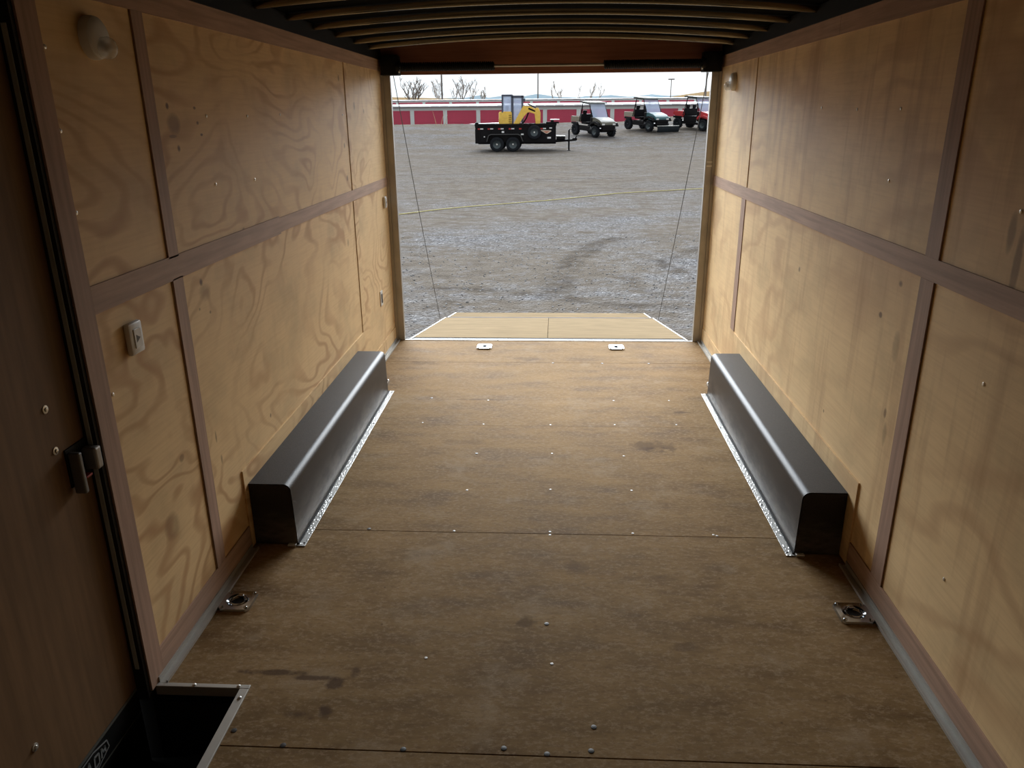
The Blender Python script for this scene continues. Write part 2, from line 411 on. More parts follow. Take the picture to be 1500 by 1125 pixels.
basebd('baseboard_left', 'left', [(1.9925, 2.768, .105)], M_trimH, 'reddish board along the foot of the left wall before the wheel box')
basebd('baseboard_right', 'right', [(-2.2, 2.728, .105)], M_trimH, 'reddish board along the foot of the right wall before the wheel box')
basebd('baseboard_rear_left', 'left', [(4.902, 5.938, .115)], M_plyL, 'pale board along the foot of the left wall by the rear opening')
basebd('baseboard_rear_right', 'right', [(4.902, 5.938, .115)], M_plyR, 'pale board along the foot of the right wall by the rear opening')
trim('left', 2.77, 4.90, .004, .354, M_plyL, 'plywood backing board on left wall behind the dark wheel box', .0075)
trim('right', 2.73, 4.90, .004, .364, M_plyR, 'plywood backing board on right wall behind the dark wheel box', .0075)
# aluminium channel at the foot of the walls
def channel(s, y0, y1, label):
    ntrim[0] += 1; bm = BM()
    a, b = W-.0065, W-.036
    prism(bm, [(s*a, .0), (s*b, .0), (s*b, .010), (s*(b+.005), .010), (s*(b+.005), .003), (s*(a-.004), .003), (s*(a-.004), .022), (s*a, .022)], 'y', y0, y1)
    o = struct('trim_%d' % ntrim[0], bm, M_alu, label, 'trim')
    return o
channel(-1, 1.952, 2.765, 'aluminium edge channel on floor at left wall, before the wheel box')
channel(-1, 4.93, 5.93, 'aluminium edge channel on floor at left wall, behind the wheel box')
channel(1, -2.2, 2.725, 'aluminium edge channel on floor at right wall, before the wheel box')
channel(1, 4.93, 5.93, 'aluminium edge channel on floor at right wall, behind the wheel box')

# ceiling: arched dark sheet; steel bows under it
def arch(x, z_end=2.14, rise=.057): return z_end + rise*(1-(x/W)**2)
bm = BM()
N = 24; xs = [-1.30+2.60*i/N for i in range(N+1)]
low = [(x, arch(x, 2.175)) for x in xs]; top = [(x, arch(x, 2.175)+.012) for x in reversed(xs)]
prism(bm, low+top, 'y', -2.26, 5.985)
ceil = struct('ceiling', bm, M_roof, 'dark unlined underside of the arched trailer roof', 'ceiling', smooth=True)
bm = BM()
for s in (-1, 1):
    box(bm, *sorted((s*(W-.012), s*1.245)), -2.2, 5.94, 2.0985, 2.172)
obj('top_rail', bm, M_black, ceil)
def bow_mesh():
    bm = BM(); prof = [(-.016, .026), (-.014, .010), (-.010, .003), (-.004, 0), (.004, 0), (.010, .003), (.014, .010), (.016, .026)]
    rings = []
    for i in range(33):
        x = -W+.013 + (2*W-.026)*i/32
        rings.append([bm.verts.new((x, p, arch(x)+h)) for p, h in prof])
    for a, b in zip(rings, rings[1:]):
        for k in range(len(prof)-1): bm.faces.new((a[k], a[k+1], b[k+1], b[k]))
    return bm
b0 = None
bow_y = [3.47, 3.89, 4.31, 4.73, 5.16, 5.58, 3.05, 2.63]
names = ['farthest-but-one from', 'next']
ordw = {5.58: 'nearest the rear opening', 5.16: 'second from the rear opening', 4.73: 'third from the rear opening', 4.31: 'fourth from the rear opening', 3.89: 'fifth from the rear opening, touching the top edge of view'}
for y in sorted(bow_y, reverse=True):
    if b0 is None:
        b0 = obj('roof_bow', bow_mesh(), M_bow, None, True); o = b0
    else:
        o = b0.copy(); COL.objects.link(o)
    o.location = (0, y, 0)
    tag(o, 'shiny arched steel roof bow, ' + ordw.get(y, 'sixth or more from the rear opening, above the view'), 'roof bow', 'steel roof bows across the ceiling')

# rear frame: header, posts, threshold
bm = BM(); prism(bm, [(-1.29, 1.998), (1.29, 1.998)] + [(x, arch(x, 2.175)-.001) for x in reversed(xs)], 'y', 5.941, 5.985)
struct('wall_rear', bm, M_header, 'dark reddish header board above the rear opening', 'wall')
for s, lab in ((-1, 'left'), (1, 'right')):
    ntrim[0] += 1; bm = BM()
    box(bm, *sorted((s*1.156, s*1.2265)), 5.941, 5.985, -.02, 1.996, .004)
    box(bm, *sorted((s*1.206, s*1.2262)), 5.93, 5.9405, .0, 1.996)
    o = struct('trim_%d' % ntrim[0], bm, M_galv, 'brownish metal %s post of the rear opening' % lab, 'post')
    if s > 0:
        bm = BM(); box(bm, 1.165, 1.205, 5.936, 5.9405, 1.345, 1.353); box(bm, 1.165, 1.205, 5.936, 5.9405, 1.375, 1.381); obj('latch_slot', bm, M_zinc, o)
ntrim[0] += 1
bm = BM(); box(bm, -1.155, 1.155, 5.936, 5.952, -.05, .004, .002)
o = struct('trim_%d' % ntrim[0], bm, M_alu, 'thin aluminium threshold strip across the rear opening', 'threshold')
for x in (-.4, .01, .55): 
    bm = BM(); box(bm, x-.004, x+.004, 5.935, 5.953, .0042, .006); obj('seam', bm, M_darkscrew, o)
# dark rear cross member below the threshold
ntrim[0] += 1
bm = BM(); box(bm, -1.24, 1.24, 5.953, 5.99, -.30, -.022)
struct('trim_%d' % ntrim[0], bm, M_black, 'black steel cross member under the rear threshold', 'cross member')

# step well at the side door
ntrim[0] += 1
bm = BM(); box(bm, -W+.004, WX+.027, WY-.003, WY+.014, -.03, .005, .0015)
o = struct('trim_%d' % ntrim[0], bm, M_alu, 'metal edging on the rear side of the step well', 'trim')
def screw_mesh(r=.006, h=.003, name='screw'):
    bm = BM(); lathe(bm, [(0, 0), (r, 0), (r*.95, h*.6), (r*.5, h), (0, h)], I4, 10); return bm
def put_screws(parent, pts, M, mat_, r=.006, h=.003):
    first = None
    for p in pts:
        if first is None: first = obj('screw', screw_mesh(r, h), mat_, parent, True); o2 = first
        else: o2 = first.copy(); COL.objects.link(o2); o2.parent = parent
        o2.matrix_local = T(*p) @ M
put_screws(o, [(-1.10, WY+.006, .005), (-.955, WY+.006, .005)], I4, M_zinc, .006, .004)
ntrim[0] += 1
bm = BM(); box(bm, WX-.003, WX+.027, .95, WY-.0035, -.03, .005, .0015)
o = struct('trim_%d' % ntrim[0], bm, M_alu, 'metal edging along the long side of the step well', 'trim')
put_screws(o, [(-.932, WY-.045, .005)], I4, M_zinc, .006, .004)
bm = BM()
box(bm, -1.30, WX+.02, .93, WY+.02, -.29, -.27)
box(bm, WX+.0005, WX+.02, .93, WY+.02, -.27, -.061); box(bm, -1.30, WX, WY+.0005, WY+.02, -.27, -.061); box(bm, -1.30, -W-.001, 1.9125, WY+.02, -.27, 0); box(bm, -1.27, WX, .93, .9485, -.27, -.061)
ntrim[0] += 1
well = struct('trim_%d' % ntrim[0], bm, M_rubber, 'black step well sunk in the floor at the side door', 'step')

# side door
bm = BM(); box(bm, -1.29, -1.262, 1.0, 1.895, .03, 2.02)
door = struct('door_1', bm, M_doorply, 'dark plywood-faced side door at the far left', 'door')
bm = BM()   # black seal & jamb return
box(bm, -1.262, -W-.0005, 1.897, 1.9115, -.02, 2.034); box(bm, -1.262, -W-.0005, .996, 1.9, 2.021, 2.034)
box(bm, -1.299, -1.263, 1.8955, 1.9115, -.02, 2.034)
obj('jamb', bm, M_rubber, door)
bm = BM(); box(bm, -1.2525, -1.2395, 1.893, 1.8968, .10, 1.93, .001); obj('seal_strip', bm, plain('grey_seal', (.42, .45, .43), .5, .2), door)
bm = BM(); box(bm, -1.292, -1.264, .93, 1.9, -.27, .028); sill = obj('door_sill', bm, M_black, door)
bm = BM(); box(bm, -1.2638, -1.262, 1.0, 1.895, .018, .0275); box(bm, -1.2638, -1.262, 1.0, 1.895, -.066, -.062); obj('sill_edge', bm, plain('dull_edge', (.10, .10, .085), .6), door)
# emblem on the sill: a slanted outline with block strokes
bm = BM()
def stroke(pts, r=.0022):
    for a, b in zip(pts, pts[1:]):
        a = Vector(a); b = Vector(b); d = (b-a); n_ = Vector((-d.y, d.x)).normalized()*r
        prism(bm, [tuple(a+n_), tuple(b+n_), tuple(b-n_), tuple(a-n_)], 'x', -1.2637, -1.2625)
by, bz = 1.56, -.026
stroke([(by+.02, bz+.034), (by+.09, bz+.036), (by+.155, bz+.020), (by+.16, bz-.006), (by+.10, bz-.026), (by+.0, bz-.030)], .002)
stroke([(by+.01, bz-.022), (by+.03, bz+.022), (by+.045, bz-.012), (by+.065, bz+.024), (by+.070, bz-.020)], .003)
stroke([(by+.085, bz-.018), (by+.09, bz+.018), (by+.112, bz+.014), (by+.108, bz-.014), (by+.085, bz-.018)], .003)
stroke([(by+.12, bz-.012), (by+.126, bz+.016), (by+.134, bz-.002), (by+.142, bz+.012), (by+.142, bz-.008)], .0028)
stroke([(by-.09, bz+.026), (by-.03, bz+.026)], .003); stroke([(by-.06, bz+.026), (by-.062, bz-.024)], .003); stroke([(by-.04, bz-.024), (by-.002, bz-.024), (by-.006, bz+.01)], .003)
obj('emblem', bm, plain('dull_silver_emblem', (.24, .25, .25), .5), door)
# door bolts and latch
MR = Ry(PI/2)
def washer(y, z):
    bm = BM(); lathe(bm, [(0, 0), (.011, 0), (.011, .002), (.006, .003)], T(-1.262, y, z) @ MR, 16); lathe(bm, [(.0055, .0), (.0055, .006), (.002, .007), (0, .007)], T(-1.262, y, z) @ MR, 8)
    obj('bolt', bm, M_zinc, door, True)
washer(1.767, 1.016); washer(1.771, .898); washer(1.459, .221)
bm = BM(); box(bm, -1.262, -1.257, 1.80, 1.892, .775, .885, .001)
latch = obj('latch', bm, M_black, door)
bm = BM(); box(bm, -1.257, -1.225, 1.805, 1.82, .755, .875, .004); obj('lever', bm, plain('grey_lever', (.16, .16, .155), .45, .4), latch)
bm = BM(); box(bm, -1.257, -1.215, 1.862, 1.89, .80, .865, .006); obj('striker', bm, plain('grey_striker', (.30, .29, .27), .4, .5), latch)
bm = BM(); box(bm, -1.256, -1.235, 1.835, 1.862, .787, .793, .001); obj('release_tab', bm, plain('red_tab', (.35, .03, .03), .5), latch)

# screws in walls and floor
put_screws(wl, [(-W, y, z) for y, z in ((2.889,1.723),(3.284,1.722),(3.687,1.728),(2.005,1.887),(2.003,1.689),(2.003,1.483),(2.893,1.482),(3.286,1.469),(2.010,.968),(4.80,1.727))], Ry(PI/2), M_zinc, .006, .003)
put_screws(wr, [(W, y, z) for y, z in ((3.698,1.736),(3.272,1.727),(2.869,1.727),(2.881,1.485),(2.057,1.474),(2.064,1.004),(2.060,.379))], Ry(-PI/2), M_zinc, .006, .003)
put_screws(floor, [(x, y, 0) for x, y in ((-.367,4.568),(.43,4.585),(.78,4.595),(-.726,4.182),(-.363,4.168),(.031,4.17),(.407,4.181),(.766,4.192),(.041,3.767),(.422,3.746),
    (-.371,3.326),(.034,3.347),(.426,3.35),(-.386,2.938),(.033,2.946),(.033,2.92),(.392,2.946),(.738,2.945),(.752,2.938),(-.379,2.105),(.043,2.093))], I4, M_floorscrew, .006, .0015)
put_screws(floor, [(x, y, 0) for x, y in ((-.736,4.599),(-.365,3.753),(-.764,2.942),(.045,5.355),(.404,5.355),(.741,5.357),(-.383,1.712),(.03,1.712),(.168,1.82),(.156,1.729),(-.094,1.728),(-.734,1.712),(-.899,1.762),(.024,2.304))], I4, M_darkscrew, .009, .002)

# ================================================================== THINGS INSIDE
def wheel_box(s, label):
    root = empty('wheel_box', (s*1.13, 3.75, 0)); tag(root, label, 'wheel box', 'dark wheel boxes')
    y0, y1 = 2.80-3.75, 4.70-3.75; xi, xo, h, r = 1.043-1.13, W-.009-1.13, .283, .032
    prof = [(s*xo, .002), (s*(xi-.006), .002)]
    for k in range(8):
        a = PI/2*k/7; prof.append((s*(xi+r-r*math.cos(a)), h-r+r*math.sin(a)))
    prof.append((s*xo, h))
    bm = BM(); prism(bm, prof, 'y', y0, y1)
    bmesh.ops.recalc_face_normals(bm, faces=bm.faces)
    ends = [e for e in bm.edges if all(abs(v.co.y-y0) < 1e-5 for v in e.verts) or all(abs(v.co.y-y1) < 1e-5 for v in e.verts)]
    bmesh.ops.bevel(bm, geom=ends, offset=.004, segments=2, affect='EDGES')
    obj('shell', bm, M_liner, root, True)
    bm = BM(); box(bm, *sorted((s*(1.002-1.13), s*(1.0365-1.13))), y0-.015, y1+.02, 0.0005, .004, .001)
    obj('tread_plate', bm, M_tread, root)['label'] = 'silver diamond-pattern edge strip'
    bm = BM(); box(bm, *sorted((s*(1.030-1.13), s*(1.0375-1.13))), y0, y1+.01, .0042, .009); obj('caulk_line', bm, M_black, root)
    for y in (y0+.01, y0+.42, y0+.9, y0+1.35, y1-.02):
        b = obj('screw', screw_mesh(.005, .002), M_darkscrew, root, True); b.location = (s*(1.012-1.13), y, .004)
    bm = BM(); box(bm, *sorted((s*(1.04-1.13), s*(1.075-1.13))), y0-.02, y0-.001, .0005, .010, .002); obj('end_tab', bm, M_zinc, root)
wheel_box(-1, 'dark brown sprayed wheel box along the left wall'); wheel_box(1, 'dark brown sprayed wheel box along the right wall')

def dring():
    root = empty('tie_down_ring'); h = .0575
    bm = BM(); n = 32; rim = []; inn = []; bot = []; low_ = []
    for k in range(n):
        a = 2*PI*(k+.5)/n; c, s_ = math.cos(a), math.sin(a); m = max(abs(c), abs(s_)); q = min(h/m, h*1.27)
        rim.append(bm.verts.new((q*c, q*s_, .010))); low_.append(bm.verts.new((q*c*1.04, q*s_*1.04, .0005)))
        inn.append(bm.verts.new((.041*c, .041*s_, .011))); bot.append(bm.verts.new((.030*c, .030*s_, .003)))
    for k in range(n):
        j = (k+1) % n
        bm.faces.new((low_[k], low_[j], rim[j], rim[k])); bm.faces.new((rim[k], rim[j], inn[j], inn[k])); bm.faces.new((inn[k], inn[j], bot[j], bot[k]))
    bm.faces.new(bot)
    obj('pan', bm, M_chrome, root, True)
    bm = BM(); torus(bm, T(0, 0, .0095), .028, .0035, 28, 8); obj('ring', bm, M_chrome, root, True)
    bm = BM(); cyl(bm, (0, 0, .0032), (0, 0, .0045), .022, 20); obj('recess', bm, M_black, root)
    bm = BM(); box(bm, -.010, .010, .021, .034, .006, .0145, .002); obj('clasp', bm, M_chrome, root)
    for sx in (-1, 1):
        for sy in (-1, 1):
            b = obj('bolt', screw_mesh(.007, .005), M_chrome, root, True); b.location = (sx*.045, sy*.045, .010)
    return root
d0 = dring(); first = True
for x, y, lab in ((-1.133, 2.388, 'chrome recessed tie-down ring on floor beside left wall, nearest the step well'),
                  (1.133, 2.403, 'chrome recessed tie-down ring on floor beside right wall, in front of the wheel box'),
                  (-.491, 5.745, 'chrome tie-down ring on floor at the rear threshold, left one'),
                  (.536, 5.750, 'chrome tie-down ring on floor at the rear threshold, right one'),
                  (-1.130, 4.868, 'chrome tie-down ring half hidden behind the left wheel box'),
                  (1.130, 4.868, 'chrome tie-down ring half hidden behind the right wheel box')):
    o = d0 if first else dup(d0); first = False
    o.location = (x, y, 0); tag(o, lab, 'tie-down ring', 'chrome tie-down rings in the floor')

def lamp(s, y, z, label):
    root = empty('dome_lamp', (s*W, y, z)); tag(root, label, 'lamp', 'round wall lamps'); M = Ry(-s*PI/2)
    bm = BM(); lathe(bm, [(0, 0), (.056, 0), (.056, .014), (.053, .024), (.044, .031), (.030, .034), (0, .035)], M, 32); obj('base', bm, M_white, root, True)
    bm = BM(); lathe(bm, [(.028, .030), (.029, .050), (.024, .060), (.013, .067), (0, .069)], T(0, 0, -.026) @ M, 24); obj('lens', bm, M_lens, root, True)
    bm = BM(); lathe(bm, [(0, .041), (.012, .041), (.012, .048), (.006, .054), (0, .055)], T(0, 0, -.026) @ M, 16); obj('bulb', bm, M_white, root, True)
lamp(-1, 2.215, 1.925, 'round white dome lamp high on left wall, unlit, near the side door')
lamp(1, 5.50, 1.912, 'round white dome lamp high on right wall near the rear opening')
def wall_switch(y, z, w_, h_, label, name='wall_switch', cat='switch'):
    root = empty(name, (-W, y, z)); tag(root, label, cat)
    bm = BM(); box(bm, 0.0005, .020, -w_/2, w_/2, -h_/2, h_/2, .008); obj('plate', bm, M_white, root, True)
    bm = BM(); box(bm, .0195, .023, -w_*.26, w_*.26, -h_*.30, h_*.30, .0015); r_ = obj('rocker', bm, M_white, root)
    bm = BM(); prism(bm, [(-w_*.14, -h_*.12), (w_*.14, 0), (-w_*.14, h_*.12)], 'x', .0231, .0236); obj('arrow_mark', bm, M_darkscrew, r_)
wall_switch(2.155, 1.097, .075, .098, 'white rounded wall switch on left wall below the mid rail')
wall_switch(5.79, 1.11, .06, .085, 'small white switch on left wall beside the rear opening')
root = empty('wall_outlet', (-W, 5.50, .447)); tag(root, 'small white framed outlet low on left wall near the rear opening', 'outlet')
bm = BM(); box(bm, .0005, .006, -.035, .035, -.055, .055, .002); obj('plate', bm, M_white, root)
bm = BM(); box(bm, .0062, .010, -.012, .012, -.034, .034, .001); obj('socket', bm, M_darkscrew, root)

# ramp springs above the rear opening
def helix(bm, x0, x1, y, z, R, r, turns):
    pts = [(x0+(x1-x0)*i/(turns*12), y+R*math.cos(2*PI*i/12), z+R*math.sin(2*PI*i/12)) for i in range(turns*12+1)]
    tube(bm, pts, r, 6)
root = empty('ramp_spring', (0, 5.86, 2.047)); tag(root, 'black coil springs on a rod under the header above the rear opening', 'spring')
bm = BM(); cyl(bm, (-1.15, 0, 0), (1.15, 0, 0), .009, 10); obj('rod', bm, M_galv, root, True)
for a, b in ((-1.06, -.39), (.385, 1.06)):
    bm = BM(); helix(bm, a, b, 0, 0, .026, .006, 46); cyl(bm, (a, 0, 0), (b, 0, 0), .0235, 14); obj('coil', bm, M_black, root, True)
for s in (-1, 1):
    bm = BM(); box(bm, *sorted((s*1.075, s*1.2)), -.03, .078, -.055, .075, .004); cyl(bm, (s*1.065, 0, 0), (s*1.09, 0, 0), .045, 18)
    obj('bracket', bm, M_black, root, True)
    bm = BM(); cyl(bm, (s*1.062, -.02, -.03), (s*1.07, -.02, -.03), .012, 10); obj('pulley', bm, M_zinc, root, True)

# ================================================================== RAMP, CABLES
def rampz(y): return -.008 - (y-6.0)*.170
root = empty('ramp_door', (0, 5.99, -.01)); tag(root, 'lowered plywood ramp door resting on the gravel behind the opening', 'ramp')
def slab(bm, poly, zf, t):
    A = [bm.verts.new((x, y-5.99, zf(y)+.01)) for x, y in poly]; B = [bm.verts.new((x, y-5.99, zf(y)-t+.01)) for x, y in poly]; n = len(poly)
    for k in range(n): bm.faces.new((A[k], A[(k+1) % n], B[(k+1) % n], B[k]))
    bm.faces.new(A); bm.faces.new(B[::-1])
Y1 = 8.09
bm = BM(); slab(bm, [(-1.115, 6.135), (-.002, 6.135), (-.002, Y1), (-1.115, Y1)], rampz, .03); slab(bm, [(.002, 6.135), (1.115, 6.135), (1.115, Y1), (.002, Y1)], rampz, .03)
obj('panel', bm, M_ramp, root)
for s in (-1, 1):
    bm = BM(); slab(bm, [(s*1.1155, 6.0), (s*1.128, 6.0), (s*1.128, Y1), (s*1.1155, Y1)], lambda y: rampz(y)+.003, .05); obj('edge_trim', bm, M_alu, root)
bm = BM(); slab(bm, [(-1.115, 5.999), (1.115, 5.999), (1.115, 6.134), (-1.115, 6.134)], lambda y: rampz(y)-.004, .035); cyl(bm, (-1.13, 0.005, -.008), (1.13, .005, -.008), .009, 10)
obj('hinge', bm, M_black, root)
flz = lambda y: rampz(Y1) - (y-Y1)*.095
bm = BM(); slab(bm, [(-1.09, Y1+.02), (1.095, Y1+.02), (1.06, Y1+.36), (-1.045, Y1+.36)], lambda y: flz(y), .02); obj('flap', bm, M_ramp, root)
bm = BM(); slab(bm, [(-1.115, Y1+.001), (1.115, Y1+.001), (1.115, Y1+.019), (-1.115, Y1+.019)], lambda y: rampz(Y1)+.001, .03); obj('flap_hinge', bm, plain('blue_grey_hinge', (.10, .115, .16), .7, 0, spec=.05), root)
for s in (-1, 1):
    bm = BM(); a, b = (1.091, 1.046) if s < 0 else (1.096, 1.061); slab(bm, [(s*a, Y1+.02), (s*(a+.012), Y1+.02), (s*(b+.012), Y1+.36), (s*b, Y1+.36)], lambda y: flz(y)+.002, .022); obj('flap_edge', bm, M_alu, root)
M_cable = plain('steel_cable', (.10, .095, .09), .5, .5)
for s, lab in ((-1, 'left'), (1, 'right')):
    bm = BM(); p0 = Vector((s*1.128, 5.93, 1.99)); p1 = Vector((s*1.128, 7.72, rampz(7.72)+.02)); pts = []
    for i in range(13):
        t_ = i/12; p = p0.lerp(p1, t_); p.z -= .03*math.sin(PI*t_); pts.append(tuple(p))
    tube(bm, pts, .0028, 6)
    tag(obj('ramp_cable', bm, M_cable), 'thin steel cable from the header down to the ramp, on the %s' % lab, 'cable', 'ramp lifting cables')

# ================================================================== GROUND
def lerp(tab, x):
    if x <= tab[0][0]: return tab[0][1]
    for (a, va), (b, vb) in zip(tab, tab[1:]):
        if x <= b:
            t_ = (x-a)/(b-a); t_ = t_*t_*(3-2*t_) if True else t_
            return va+(vb-va)*t_
    return tab[-1][1]
def lin(tab, x):
    if x <= tab[0][0]: return tab[0][1]
    for (a, va), (b, vb) in zip(tab, tab[1:]):
        if x <= b: return va+(vb-va)*(x-a)/(b-a)
    return tab[-1][1]
base = [(-10, -.42), (8.4, -.415), (20, -.31), (41, -.045), (46, .22), (51, .58), (55, .80), (59, 1.0), (62, .9), (68, .2), (72, 0), (100, 0), (150, 1.5), (250, 5.9), (330, 6.3), (600, 6), (4000, -10)]
crest = [(-40, .15), (-11, .12), (-6.6, .12), (-3.6, .05), (-.5, .12), (4, .16), (8.3, .48), (11, .62), (30, .9)]
from mathutils import noise as mnoise
def gz(x, y):
    z = lin(base, y)
    if 46 < y < 68:
        k = min(1, (y-46)/13)*(1 if y < 62 else max(0, (68-y)/6)); z += lerp(crest, x)*k
    if 51 < y < 66: z += .09*mnoise.noise(Vector((x*.5, y*.4, 3)))
    if y > 200:   # field bank and the orange hill to the right
        z += .8*mnoise.noise(Vector((x*.02, y*.01, 1))) + max(0, min(1, (y-220)/70))*max(0, min(6, (x-42)*.19))*(1 if y < 420 else max(0, 1-(y-420)/200))
    if y > 200: z += 1.3*max(0, min(1, (-x-18)/25))*max(0, min(1, (y-200)/50))*max(0, min(1, (450-y)/150))
    if 8.4 < y < 46: z += .012*mnoise.noise(Vector((x*.6, y*.5, 7)))
    return z
xs_near = [-7+.1*i for i in range(141)]
def grid(xs, ys, keep=lambda x, y: True):
    bm = BM(); V = [[bm.verts.new((x, y, gz(x, y))) for x in xs] for y in ys]
    for j in range(len(ys)-1):
        for i in range(len(xs)-1): bm.faces.new((V[j][i], V[j][i+1], V[j+1][i+1], V[j+1][i]))
    return bm
def steps(a, b, n, p=1.0): return [a+(b-a)*(i/n)**p for i in range(n+1)]
gx = [-900, -500, -250, -120, -60, -35, -22, -14, -9] + [-7+.14*i for i in range(100)] + [7, 8, 9, 10, 11, 12, 14, 17, 22, 35, 60, 90, 120, 250, 500, 900]
gy = [-10, -2, 3] + [5+.1*i for i in range(110)] + steps(16, 46, 100) + steps(46.5, 72, 60) + [80, 90, 100, 110, 120, 130, 150, 180, 200, 215, 230, 240, 250, 260, 275, 290, 310, 330, 380, 450, 600, 1000, 2000, 4000]
def seg_d(p, a, b):
    ab = (b[0]-a[0], b[1]-a[1]); L2 = ab[0]**2+ab[1]**2; t_ = max(0, min(1, ((p[0]-a[0])*ab[0]+(p[1]-a[1])*ab[1])/L2))
    return math.hypot(p[0]-a[0]-t_*ab[0], p[1]-a[1]-t_*ab[1])
tracks = [([(1.19, 13.72), (.87, 13.34), (.42, 11.99), (.19, 10.62), (.09, 9.32)], .22, .9), ([(2.33, 13.72), (1.75, 13.8), (1.19, 13.72)], .16, .4), ([(-1.6, 9.75), (-.9, 9.7), (0.0, 9.3), (.76, 8.9), (1.6, 8.75)], .13, .9),
          ([(1.65, 11.69), (1.72, 11.2), (1.85, 10.8)], .13, 1.0), ([(2.5, 12.9), (2.1, 12.2), (1.9, 11.9)], .15, .8), ([(1.0, 10.6), (1.24, 9.5), (1.64, 9.3), (2.2, 9.2)], .12, .7),
          ([(-4, 30.5), (0, 31), (5, 30.2)], .7, .35), ([(-5, 24), (0, 24.6), (5, 24.2)], .35, .45), ([(-6, 27), (0, 27.8), (6, 27.2)], .3, .5), ([(-5, 21.2), (0, 22.2), (4, 23.4)], .12, .6), ([(-.5, 25.2), (1.2, 25.6), (3, 25.4)], .15, .9), ([(-6, 36), (0, 37), (6, 36.4)], .5, .55), ([(-2.3, 15.8), (-1.2, 15.4), (.2, 15.2)], .15, .4),
          ([(-1.35, 8.7), (-1.2, 9.2)], .12, .9), ([(-2.0, 10.9), (-1.4, 10.4)], .1, .7)]
def gravel_mat():
    t = NT('gravel_yard'); co = t.n('TexCoord').outputs['Object']
    big = t.noise(t.mapping(co, (.55, .9, 1)), .55, 5, .62)
    med = t.noise(t.mapping(co, (1, 1.6, 1)), 2.4, 5, .65)
    vo = t.n('TexVoronoi'); vo.inputs['Scale'].default_value = 34; t.l(co, vo.inputs['Vector'])
    vo2 = t.n('TexVoronoi'); vo2.inputs['Scale'].default_value = 11; t.l(co, vo2.inputs['Vector'])
    sepc = t.n('SeparateColor'); t.l(vo.outputs['Color'], sepc.inputs[0]); sepd = t.n('SeparateColor'); t.l(vo2.outputs['Color'], sepd.inputs[0])
    stone = t.ramp(sepc.outputs[0], [(0, (.070, .070, .078)), (.4, (.155, .156, .168)), (.85, (.235, .24, .25)), (1, (.44, .44, .46))])
    dirt = t.ramp(med, [(.3, (.125, .107, .090)), (.7, (.195, .172, .148))])
    k = t.ramp(t.math('ADD', t.math('MULTIPLY', big, .6), t.math('MULTIPLY', med, .4)), [(.45, 0.0), (.62, 1.0)])
    at = t.n('Attribute'); at.attribute_name = 'dirt'; sa = t.n('SeparateColor'); t.l(at.outputs['Color'], sa.inputs[0])
    k = t.math('MULTIPLY', k, t.math('SUBTRACT', 1.0, sa.outputs[1]))
    col = t.mix(t.math('MULTIPLY', k, .85), dirt, stone)
    col = t.mix(t.math('MULTIPLY', t.ramp(sepd.outputs[0], [(.80, 0.0), (.9, 1.0)]), .25), col, (.25, .25, .27))
    tr = t.math('MULTIPLY', sa.outputs[0], t.ramp(t.noise(co, 3.5, 6, .8), [(.40, .12), (.60, 1.0)]))
    col = t.mix(t.math('MULTIPLY', tr, .85), col, (.050, .041, .034))
    field = t.mix(t.noise(t.mapping(co, (.05, .01, 1)), 1, 3), (.24, .165, .09), (.30, .225, .13))
    col = t.mix(sa.outputs[2], col, field)
    t.bump(t.math('SUBTRACT', 1.0, vo.outputs['Distance']), .9, .02)
    return t.set(col, 1.0, 0, .0)
bm = grid(gx, gy)
dl = bm.loops.layers.color.new('dirt')
for f in bm.faces:
    for lp in f.loops:
        x, y = lp.vert.co.x, lp.vert.co.y; r = 0
        if 8 < y < 46:
            for pts, wd, s in tracks:
                d = min(seg_d((x, y), a, b) for a, b in zip(pts, pts[1:])); r = max(r, s*max(0, min(1, 1.8*(1-d/wd/1.3))))
        brown = lin([(8, .15), (13, .1), (16, .25), (20, .5), (24, .75), (36, .8), (41, .65), (44, .15), (50, .1), (58, .5), (200, .5)], y)
        fld = 1.0 if y > 120 else 0.0
        lp[dl] = (r, brown, fld, 1)
ground = obj('ground', bm, gravel_mat(), None, True)
tag(ground, 'wide gravel and dirt yard behind the trailer with tyre marks', 'ground', kind='structure')
# loose stones near the ramp
bm = BM(); rs = random.Random(3)
for i in range(2600):
    y = 6.3+ (rs.random()**1.6)*8; x = rs.uniform(-3.6, 3.6)
    if y < 8.6 and abs(x) < 1.2: continue
    r = rs.uniform(.006, .015); z = gz(x, y)
    M = T(x, y, z+r*.2) @ Rz(rs.random()*6) @ Rx(rs.random()) @ Matrix.Diagonal((r*rs.uniform(.8, 1.5), r, r*.7, 1))
    bmesh.ops.create_icosphere(bm, subdivisions=1, radius=1, matrix=M)
def stone_mat():
    t = NT('loose_stone'); g = t.n('NewGeometry').outputs['Random Per Island']
    return t.set(t.ramp(g, [(0, (.11, .11, .11)), (.5, (.22, .22, .23)), (1, (.42, .42, .42))]), .85)
tag(obj('gravel', bm, stone_mat()), 'loose grey stones scattered on the yard around the ramp', 'gravel', kind='stuff')
# yellow rope
bm = BM()
rp_ = [(-3.9, 16.5), (-3.336, 17.02), (-2.618, 17.75), (-1.742, 18.45), (-.9, 19.0), (-.128, 19.5), (.8, 20.3), (1.679, 21.05), (2.3, 21.35), (2.816, 21.55), (3.4, 21.9), (4.03, 22.2), (5.2, 22.6)]
pts = []
for (a, b), (c, d) in zip(rp_, rp_[1:]):
    for k in range(5): x = a+(c-a)*k/5; y = b+(d-b)*k/5; pts.append((x, y, gz(x, y)+.016))
tube(bm, pts, .011, 6)
tag(obj('rope', bm, plain('yellow_rope', (.62, .55, .22), .7)), 'thin yellow rope lying across the gravel yard', 'rope')
